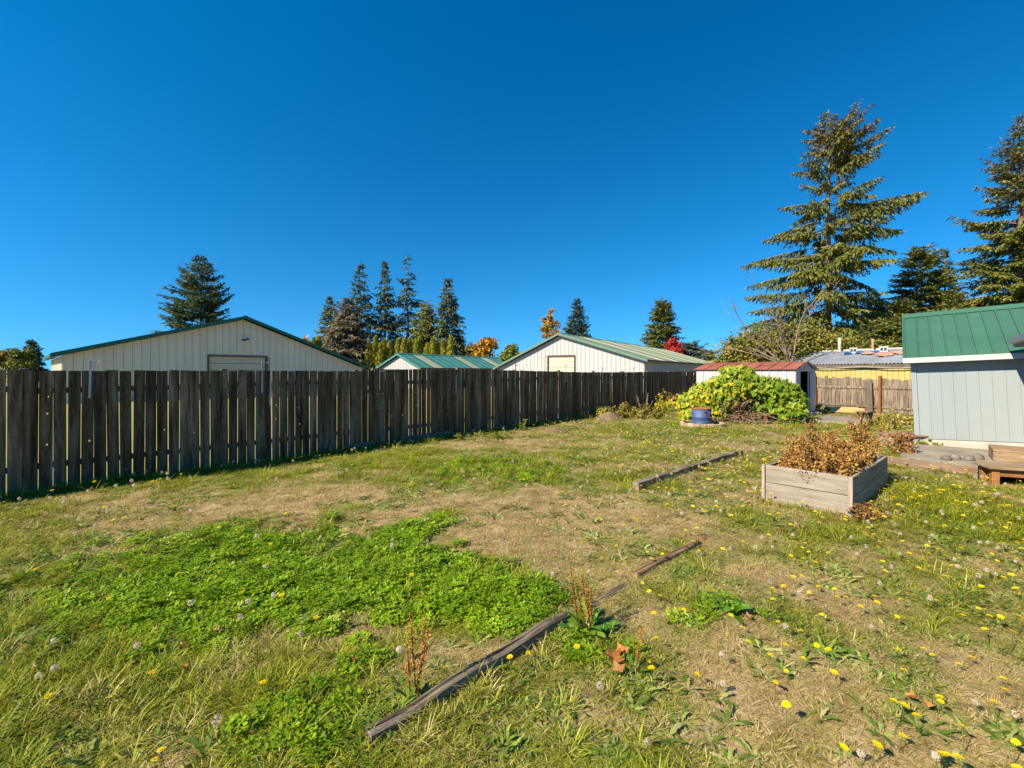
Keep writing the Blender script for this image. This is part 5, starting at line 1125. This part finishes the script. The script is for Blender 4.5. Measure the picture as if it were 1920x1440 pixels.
MB().prism([(HX + .01, -6.9, -.1), (5.2, -6.9, -.1), (5.2, -6.9, 3.9), (HX + .01, -6.9, 2.4)], (0, .08, 0)).build('front_wall', M_SHEDBLUE, hs_)
EZ = 2.34; EX = 1.36
MB().prism([(EX, -.55, EZ), (EX + .02, -.55, EZ - .09), (EX + .10, -.55, EZ - .10), (EX + .10, -.55, EZ)], (0, -6.5, 0)).build('gutter', M_WHITE, hs_)
MB().box(EX + .10, HX - .002, -7, -.55, EZ - .06, EZ - .045).build('soffit', M_WHITE, hs_)
MB().prism([(EX + .02, -.5, EZ + .01), (EX + .12, -.5, EZ - .05), (5.2, -.5, 4.05), (5.2, -.5, 4.15)], (0, -6.5, 0)).build('roof', M_CONC, hs_)
MB().prism([(EX + .10, -.49, EZ - .16), (HX + .0, -.49, EZ - .16), (4.2, -.49, 3.25), (4.2, -.49, 3.62), (EX + .10, -.49, EZ)], (0, .02, 0)).build('barge_board', M_WHITE, hs_)

# ------------------------------------------------------------------ things by the shed: steps, deck, timber, bench, stones, stool, plywood
def shp(x_, y_): p = SH + SX * x_ + SY * y_; return p
p = shp(1.36, -1.45)
stp = thing('wooden_step', 'low weathered wooden step box against the house wall', 'step', (p.x, p.y, .035), SROT)
for i in range(4): MB().cbox(-.30, .34, -.42 + i * .2, -.42 + i * .2 + .19, .19, .225, .005).build('tread_board', M_DECK, stp)
for a in (-.42, .355): MB().cbox(-.27, .33, a, a + .03, 0, .188, .005).build('side_board', M_DECK, stp)
MB().cbox(-.295, -.265, -.41, .37, .1, .188, .004).build('riser', M_DECK, stp); MB().cbox(-.30, -.262, -.40, .36, 0.0, .09, .004).build('riser', M_DECK, stp)
p = Vector(G(1860, 908)); ang = math.atan2(-.40, .92)
dk = thing('low_deck', 'low stained wooden deck with open dark underside by the timber edging', 'deck', (p.x, p.y, 0), ang)
for i in range(3): MB().cbox(-.06, 2.2, -.06 + i * .145, -.06 + i * .145 + .138, .235, .272, .005).build('deck_board', M_DECK, dk)
for a, b in ((0, .09), (1.0, 1.09), (2.05, 2.14)): MB().cbox(a, b, 0, .09, -.05, .234, .006).build('leg', M_DECKRED, dk); MB().cbox(a, b, .28, .37, -.05, .234, .006).build('leg', M_DECKRED, dk)
MB().cbox(.092, 1.0, .02, .06, .12, .233, .004).build('front_joist', M_DECKRED, dk); MB().cbox(1.092, 2.05, .02, .06, .12, .233, .004).build('front_joist', M_DECKRED, dk); MB().box(0, 2.1, .372, .40, 0, .233).build('under_deck_shade', M_SHADE, dk)  # last piece is a black sheet painting the shade beneath the deck

def beam(name, a, b, w_, h_, mat, label, sink=0.0, pieces=1, jit=.008, cat='timber'):
    a = Vector(a); b = Vector(b); L_ = (b - a).length; mb = MB(); n = max(3, int(L_ / .18)); rd = random.Random(int(L_ * 997)); vs = []; fs = []
    ang = math.atan2((b - a).y, (b - a).x)
    for i in range(n + 1):
        x_ = L_ * i / n; j = lambda s=jit: rd.gauss(0, s); hh = h_ + j(); c = .012
        e0 = .4 if i in (0, n) else 1
        vs += [(x_ + j(), -w_ / 2 + j(.004), -.06), (x_, w_ / 2 + j(.004), -.06), (x_, w_ / 2 + j(.004), hh - c), (x_, w_ / 2 - c, hh), (x_, w_ * .1 + j(.004), hh + j(.003)), (x_, w_ * .04, hh - .008), (x_, -w_ / 2 + c, hh + j(.003)), (x_, -w_ / 2 + j(.004), hh - c)]
    for i in range(n):
        for k_ in range(8): fs.append((i * 8 + k_, i * 8 + 8 + k_, i * 8 + 8 + (k_ + 1) % 8, i * 8 + (k_ + 1) % 8))
    fs += [tuple(range(8)), tuple(n * 8 + 7 - k_ for k_ in range(8))]; mb.add(vs, fs)
    m_ = (a + b) / 2; o = mb.build(name, mat, None, (a.x, a.y, min(hz(a.x, a.y), hz(b.x, b.y), hz(m_.x, m_.y)) - sink), (0, 0, ang)); return tag(o, label, cat)
beam('edging_timber', G(690, 1405), G(1058, 1172), .062, .085, M_BEAM, 'grey weathered edging timber lying in the grass beside the dock plant')
beam('edging_timber', G(1092, 1143), G(1175, 1096), .06, .035, M_BEAM, 'half buried grey edging timber behind the dock plant', .005)
beam('edging_timber', G(1190, 1084), G(1306, 1019), .06, .055, M_BEAMROT, 'rotted orange brown edging timber between grey timber and planter')
beam('edging_timber', G(1315, 1012), G(1425, 942), .06, .012, M_BEAMROT, 'buried rotted edging timber running up to the planter', .0)
beam('landscape_timber', G(1192, 917), G(1388, 853), .10, .125, M_BEAM, 'long dark grey landscape timber lying alone across the lawn')
beam('retaining_timber', G(1660, 869), G(1853, 895), .14, .15, M_TIMBER, 'thick cracked brown timber edging the patio')
p = Vector(G(1690, 832))
pb = thing('plank_bench', 'low bench of weathered planks beside the pale blue shed corner', 'bench', (p.x, p.y, 0), -.25)
for i in range(3): MB().cbox(-.45, .42 + .05 * i, -.22 + i * .15, -.22 + i * .15 + .14, .20 + .01 * i, .235 + .01 * i, .006, jit=.004).build('seat_plank', M_TIMBER if i < 2 else M_PLANTER, pb, rot=(0, .01, .02 * i))
for a in (-.3, .25): MB().cbox(a - .09, a + .09, -.15, .17, -.03, .198, .01).build('leg', M_CONC, pb)
for i, (pxx, pyy, s_) in enumerate(((1786, 868, .10), (1802, 866, .12), (1818, 866, .09), (1828, 868, .11), (1843, 866, .13))):
    x, y = G(pxx, pyy); rd = random.Random(i); mb = MB(); mb.lathe([(0, -.3), (.6, -.3), (1, .0), (.8, .45), (.4, .7), (0, .72)], 9); mb.v = [(a * s_ * rd.uniform(.65, 1.1), b * s_ * rd.uniform(.6, 1.0), c * s_ * 1.0 * rd.uniform(.85, 1.1)) for a, b, c in mb.v]
    tag(mb.build('stone', M_STONE, None, (x, y + .12, .045), (0, 0, rd.uniform(0, 3)), True), 'rounded grey stone on the patio edge behind the brown timber', 'stone', 'stones along the patio edge')
# v-legged stool
x, y = G(1623, 799); sl_ = thing('wooden_stool', 'small brown wooden stool with V-shaped legs on the shed apron', 'stool', (x, y, .06), .5)
MB().cbox(-.24, .24, -.17, .17, .37, .41, .008, jit=.004).build('seat', M_TIMBER, sl_)
MB().prism([(-.19, -.13, .37), (.19, -.13, .37), (.05, -.13, .14), (-.05, -.13, .14)], (0, .03, 0)).build('gusset', M_TIMBER, sl_)
for s_ in (-1, 1):
    MB().prism([(s_ * .20, -.10, .369), (s_ * .13, -.10, .369), (-s_ * .16, -.10, 0), (-s_ * .09, -.10, 0)] if s_ > 0 else [(-.20, -.06, .369), (-.13, -.06, .369), (.16, -.06, 0), (.09, -.06, 0)], (0, .03, 0)).build('leg', M_TIMBER, sl_)
    MB().prism([(s_ * .20, .09, .369), (s_ * .13, .09, .369), (-s_ * .16, .09, 0), (-s_ * .09, .09, 0)] if s_ > 0 else [(-.20, .13, .369), (-.13, .13, .369), (.16, .13, 0), (.09, .13, 0)], (0, .03, 0)).build('leg', M_TIMBER, sl_)
# plywood sheets lying by the back fence
def sheet(pxx, pyy, w_, l_, rz_, tilt, label, z_=0.06):
    x, y = G(pxx, pyy); o = MB().cbox(-w_ / 2, w_ / 2, -l_ / 2, l_ / 2, 0, .018, .003).build('plywood_sheet', M_PLY, None, (x, y, z_), (tilt, 0, rz_)); tag(o, label, 'plywood')
sheet(1583, 774.5, 1.15, .9, -.35, .16, 'wide orange plywood sheet lying tilted by the back fence', .13)
sheet(1612, 776, .35, .8, -.45, .14, 'narrow orange plywood offcut next to the wide sheet', .125)
sheet(1553, 770.5, .9, .14, -.2, .05, 'thin pale plank lying on the grass near the metal shed', .04)
sheet(1640, 779, .7, .25, -.3, .04, 'small orange board on the ground by the split post', .04)

# ------------------------------------------------------------------ planter box
pl = thing('planter_box', 'silvery weathered raised planter box of wide boards', 'planter', (PL_A.x, PL_A.y, hz(PL_A.x + .4, PL_A.y + .9)), math.atan2(PL_V.y, PL_V.x))
# local: x along the long side (PL_V), y along the short front (PL_U)
for i, (z0, z1) in enumerate(((-.06, .222), (.228, PL_H))):
    MB().cbox(0, .04, .045, PL_W - .002, z0, z1, .006, jit=.002).build('front_board', M_PLANTER_Y, pl)
    MB().cbox(PL_L - .04, PL_L, .045, PL_W - .045, z0, z1, .006, jit=.002).build('back_board', M_PLANTER_Y, pl)
    MB().cbox(.002, PL_L, 0, .04, z0, z1, .006, jit=.002).build('side_board', M_PLANTER, pl)
    MB().cbox(.042, PL_L, PL_W - .04, PL_W, z0, z1, .006, jit=.002).build('side_board', M_PLANTER, pl)
MB().cbox(-.038, -.002, .0, .05, -.06, PL_H + .004, .005).build('corner_trim', M_PLANTER_Z, pl); MB().cbox(-.02, .038, PL_W + .002, PL_W + .04, -.06, PL_H + .002, .005).build('corner_trim', M_PLANTER_Z, pl)
MB().cbox(PL_L - .3, PL_L - .042, .05, .30, PL_H - .12, PL_H + .02, .01).build('corner_block', M_PLANTER, pl, rot=(0, 0, 0))
MB().box(.045, PL_L - .045, .045, PL_W - .045, -.05, PL_H - .10).build('soil', M_SOIL, pl)
# dead plants standing in it, one clump after another
rg = np.random.default_rng(9); nplant = 0
MATP = pl.matrix_basis
def dead_plant(lx, ly, H_, nst, spread, label, leafy, base_z, mat=None, group=None, lsize=.045, name='dead_plant'):
    p_ = MATP @ Vector((lx, ly, base_z)) if base_z is not None else Vector((lx, ly, hz(lx, ly)))
    root = thing(name, label, 'plant', p_, 0, group); st_ = MB(); P_, T_ = [], []
    for s in range(nst):
        a = rg.uniform(0, 6.28); r_ = spread * math.sqrt(rg.random()); h_ = H_ * rg.uniform(.55, 1.0) if s else H_
        b_ = Vector((r_ * math.cos(a) * .6, r_ * math.sin(a) * .6, -.03)); pts = [b_]; d_ = Vector((rg.normal(0, .12) + .3 * b_.x, rg.normal(0, .12) + .3 * b_.y, 1)).normalized()
        for j in range(5): d_ = (d_ + Vector((rg.normal(0, .12), rg.normal(0, .12), 0))).normalized(); pts.append(pts[-1] + d_ * h_ / 5)
        st_.tube(pts, [.006, .0055, .005, .004, .003, .002], 4, cap=False)
        for q in range(int(leafy * h_)):
            f_ = rg.random() ** .8; i0 = min(4, int(f_ * 5)); pp = pts[i0].lerp(pts[i0 + 1], f_ * 5 - i0); sp = .05 * (1.15 - f_) + .012
            P_.append((pp.x + rg.normal(0, sp), pp.y + rg.normal(0, sp), max(.0, pp.z + rg.normal(0, .02)))); T_.append(np.clip(rg.normal(.55, .25) - .25 * f_, 0, 1))
    st_.build('stems', M_VINEWOOD, root); P_ = np.array(P_); n_ = len(P_)
    D_ = rand_unit(n_, rg) + np.array([0, 0, -.5]); V, F, k = faces_from(P_, D_, rand_unit(n_, rg), lsize * rg.uniform(.5, 1.3, n_), lsize * .5 * rg.uniform(.6, 1.3, n_), 'oval')
    link('leaves', np_mesh('leaves', [(V, F, 0, np.repeat(np.array(T_), k))], [mat or M_DEADPLANT]), root)['kind'] = 'stuff'
for i in range(30):
    lx = .12 + 1.55 * ((i % 6) + rg.uniform(.1, .9)) / 6; ly = .12 + (PL_W - .24) * ((i // 6) + rg.uniform(.1, .9)) / 5
    dead_plant(lx, ly, rg.uniform(.30, .47), 7, .10, 'short clump of dried brown leafy plants in the planter box', 300, PL_H - .10, group='dried plants in the planter box')
for pxx, hh, lb in ((1482, .78, 'tall thin dead seed stalk at the planter corner toward the lawn'), (1508, .62, 'thin dead stalk beside the tallest stalk in the planter'), (1536, .74, 'bushy-headed tall dead stalk in the middle of the planter'), (1553, .58, 'short dead stalk next to the bushy-headed one'), (1618, .72, 'cluster of tall dead stalks at the planter end near the corner block'), (1630, .62, 'dead stalk cluster by the planter far corner')):
    r = (pxx - 960) / F_PX; ly = .5 if pxx < 1600 else .25
    o = PL_A + PL_U * ly; lx = (r * o.y - o.x) / (PL_V.x - r * PL_V.y); lx = min(max(lx, .1), PL_L - .15)
    if pxx < 1500: ly = .72; o = PL_A + PL_U * ly; lx = (r * o.y - o.x) / (PL_V.x - r * PL_V.y); lx = min(max(lx, .1), PL_L - .15)
    dead_plant(lx, ly, hh, 3 if pxx < 1600 else 7, .04, lb, 420, PL_H - .10, lsize=.032)
x, y = G(1688, 850); dead_plant(x, y, .52, 16, .32, 'reddish brown autumn shrub beside the plank bench', 110, None, M_SHRUB, lsize=.07, name='autumn_shrub')
x, y = G(1668, 806); dead_plant(x, y, .65, 12, .3, 'scraggly yellow green weeds in front of the back fence', 90, None, M_DRYWEED, lsize=.07, name='weed_clump')
x, y = G(1622, 976); dead_plant(x, y, .26, 10, .14, 'small yellowing weed clump at the planter front corner', 160, None, M_SHRUB, lsize=.05, name='weed_clump')

# ------------------------------------------------------------------ dock plants, fallen leaves
def dock(pxx, pyy, H_, nst, nleaf, ll, label, lean=0.0):
    x, y = G(pxx, pyy); rd = random.Random(pxx); root = thing('dock_plant', label, 'plant', (x, y, hz(x, y)))
    for i in range(nleaf):
        az = 6.283 * i / nleaf + rd.gauss(0, .35); L_ = ll * rd.uniform(.65, 1.15); vs, fs = leaf_strip((.02 * math.cos(az), .02 * math.sin(az), .0), az, L_, L_ * .30, rd.uniform(.45, 1.4), rd.uniform(.2, .75), 8)
        # raised midrib: lift the edges
        V_ = []; m_ = len(vs)
        me = pack('leaf', [(vs, fs, rd.random())], M_DOCKLEAF); link('leaf', me, root)
    st_ = MB(); P_, T_ = [], []
    for s in range(nst):
        h_ = H_ * rd.uniform(.6, 1) if s else H_; d_ = Vector((rd.gauss(lean, .1), rd.gauss(0, .1), 1)).normalized(); b_ = Vector((rd.gauss(0, .02), rd.gauss(0, .02), 0)); e_ = b_ + d_ * h_
        st_.tube([b_, b_.lerp(e_, .5), e_], [.005, .004, .002], 5, cap=False)
        for q in range(int(330 * h_)):
            f_ = .3 + .7 * rd.random(); c = b_.lerp(e_, f_); P_.append((c.x + rd.gauss(0, .009), c.y + rd.gauss(0, .009), c.z + rd.gauss(0, .01))); T_.append(min(1, max(0, rd.gauss(.55, .25))))
    if nst:
        st_.build('stalks', M_DOCKSEED, root); P_ = np.array(P_); n_ = len(P_); g_ = np.random.default_rng(pxx)
        V, F, k = faces_from(P_, rand_unit(n_, g_), rand_unit(n_, g_), .013, .010); link('seeds', np_mesh('seeds', [(V, F, 0, np.repeat(T_, k))], [M_DOCKSEED]), root)['kind'] = 'stuff'
dock(776, 1322, .42, 4, 5, .12, 'rusty seed stalk of dock at the near end of the grey timber')
dock(1100, 1185, .42, 5, 46, .21, 'big broad-leaved dock plant with rusty seed stalks by the timber end', -.06)
dock(1188, 1262, .27, 1, 5, .10, 'small dock with one yellow stalk beside the fallen maple leaves')
dock(1372, 1152, .0, 0, 12, .17, 'broad-leaved dock rosette without stalk in the open lawn')
def fallen(pxx, pyy, s_, label):
    x, y = G(pxx, pyy); vs = []; n = 15; rd = random.Random(pxx * 7)
    for i in range(n):
        a = 6.283 * i / n; r_ = s_ * (1 if i % 3 == 0 else .5 if i % 3 == 1 else .62) * rd.uniform(.85, 1.1); vs.append((r_ * math.cos(a), r_ * math.sin(a), .012 * math.sin(2 * a) + .02 * r_ / s_))
    o = link('fallen_leaf', pack('fallen_leaf', [([(0, 0, 0)] + vs, [(0, i + 1, (i + 1) % n + 1) for i in range(n)], rd.random())], M_FALLEN), None, (x, y, hz(x, y) + .045), (rd.gauss(0, .12), rd.gauss(0, .12), rd.uniform(0, 6)))
    tag(o, label[0], 'leaf', label[1])
big = ('large tan maple leaf fallen beside the small dock', 'fallen maple leaves by the dock'); sm = ('small orange leaf fallen in the grass', 'small fallen leaves')
for a in ((1150, 1252, .075), (1165, 1240, .06), (1158, 1280, .055)): fallen(*a, big)
for a in ((405, 1197, .035), (340, 1222, .022), (345, 1262, .022), (921, 1050, .022), (664, 1262, .02), (60, 1265, .02), (1710, 1333, .03), (1738, 1345, .03), (1402, 1170, .03), (915, 970, .02), (240, 1112, .02)): fallen(*a, sm)

# ------------------------------------------------------------------ mounds and plants along the fence foot
def mound(name, pxx, pyy, rx, ry, hh, mat, label, seed, cat='mound'):
    x, y = G(pxx, pyy); rd = np.random.default_rng(seed); n, m2 = 22, 8; vs = []; fs = []
    for j in range(m2 + 1):
        f_ = j / m2
        for i in range(n):
            a = 6.283 * i / n; w_ = 1 + .25 * (vnoise(math.cos(a) * 2 + 5, math.sin(a) * 2 + seed, seed) - .5); vs.append((rx * f_ * w_ * math.cos(a), ry * f_ * w_ * math.sin(a), hh * (1 - f_ ** 1.7) * (1 + .35 * (float(vnoise(f_ * 4 * math.cos(a) + 9, f_ * 4 * math.sin(a), seed)) - .5)) - .02 * f_ - .02))
    for j in range(m2):
        for i in range(n): fs.append((j * n + i, j * n + (i + 1) % n, (j + 1) * n + (i + 1) % n, (j + 1) * n + i))
    mb = MB().add(vs, fs); return tag(mb.build(name, mat, None, (x, y, hz(x, y) - .01), (0, 0, .85), True), label, cat)
mound('dirt_mound', 1042, 806, .9, .4, .14, M_MOUND, 'low bare dirt mound near the fence foot', 3)
mound('stump_mound', 1140, 787, .8, .45, .30, M_MOUND, 'brown heap of roots and old leaves near the fence foot', 4)
def bushlet(name, label, pxx, pyy, lobes, n, size, mat, seed, tone=.5): x, y = G(pxx, pyy); return broadleaf(name, label, x, y, .0, lobes, n, size, mat, seed, .2, .02, 'oval', tone, 'shrub', False)
bushlet('low_shrub', 'low olive creeping shrub covering the heap near the fence', 1185, 784, [(-.9, .1, .18, .5, .4, .22), (-.2, .1, .25, .6, .4, .25), (.5, .0, .22, .6, .4, .22), (1.0, .1, .15, .4, .3, .18)], 1900, .085, M_LAUREL, 61, .7)
bushlet('low_shrub', 'yellow green leafy weeds at the far fence foot', 1235, 772, [(0, 0, .3, .3, .3, .35), (.5, .2, .25, .3, .3, .3)], 420, .10, M_GRAPE, 62, .75)
bushlet('low_shrub', 'rust and gold weeds against the far end of the fence', 1275, 768, [(-.6, .4, .35, .4, .3, .4), (0, .3, .4, .5, .3, .45), (.6, .3, .3, .5, .3, .35)], 900, .09, M_SHRUB, 63, .8)
bushlet('low_shrub', 'green weeds beside the metal shed base', 1538, 775, [(0, 0, .15, .3, .3, .2), (.4, .5, .15, .3, .3, .18)], 300, .08, M_YGREEN, 65, .4)
bushlet('low_shrub', 'dry yellow grass clump between back fence and pale blue shed', 1690, 797, [(-.4, .2, .12, .6, .4, .2), (.4, .1, .14, .5, .4, .22), (.0, -.2, .1, .5, .3, .16)], 900, .10, M_DRYWEED, 66, .6)
bushlet('low_shrub', 'small leafy weed standing near the fence by the dirt mound', 980, 806, [(0, 0, .12, .10, .10, .14), (.05, 0, .25, .07, .07, .1)], 150, .05, M_YGREEN, 67, .6)
bushlet('low_shrub', 'bright green low weeds at the foot of the fence shadow', 905, 826, [(-.6, 0, .08, .4, .2, .1), (0, .1, .09, .4, .2, .12), (.6, .3, .09, .4, .2, .12)], 500, .05, M_YGREEN, 68, .6)
bushlet('low_shrub', 'bushy grass tuft along the foundation of the pale blue shed', 1762, 836, [(-.3, 0, .05, .3, .12, .08), (.1, 0, .06, .3, .12, .1)], 300, .06, M_YGREEN, 69, .7)
mb = MB(); rd = random.Random(3)
x, y = G(1205, 776)
for i in range(7): a = rd.uniform(-.5, .6); mb.tube([(a * .3, rd.uniform(-.1, .1), -.02), (a, rd.uniform(-.1, .1), rd.uniform(.5, .95))], [.012, .006], 5)
tag(mb.build('stick_bundle', M_TWIG, None, (x, y, hz(x, y))), 'pale dry sticks leaning up from the low shrub by the fence', 'sticks')
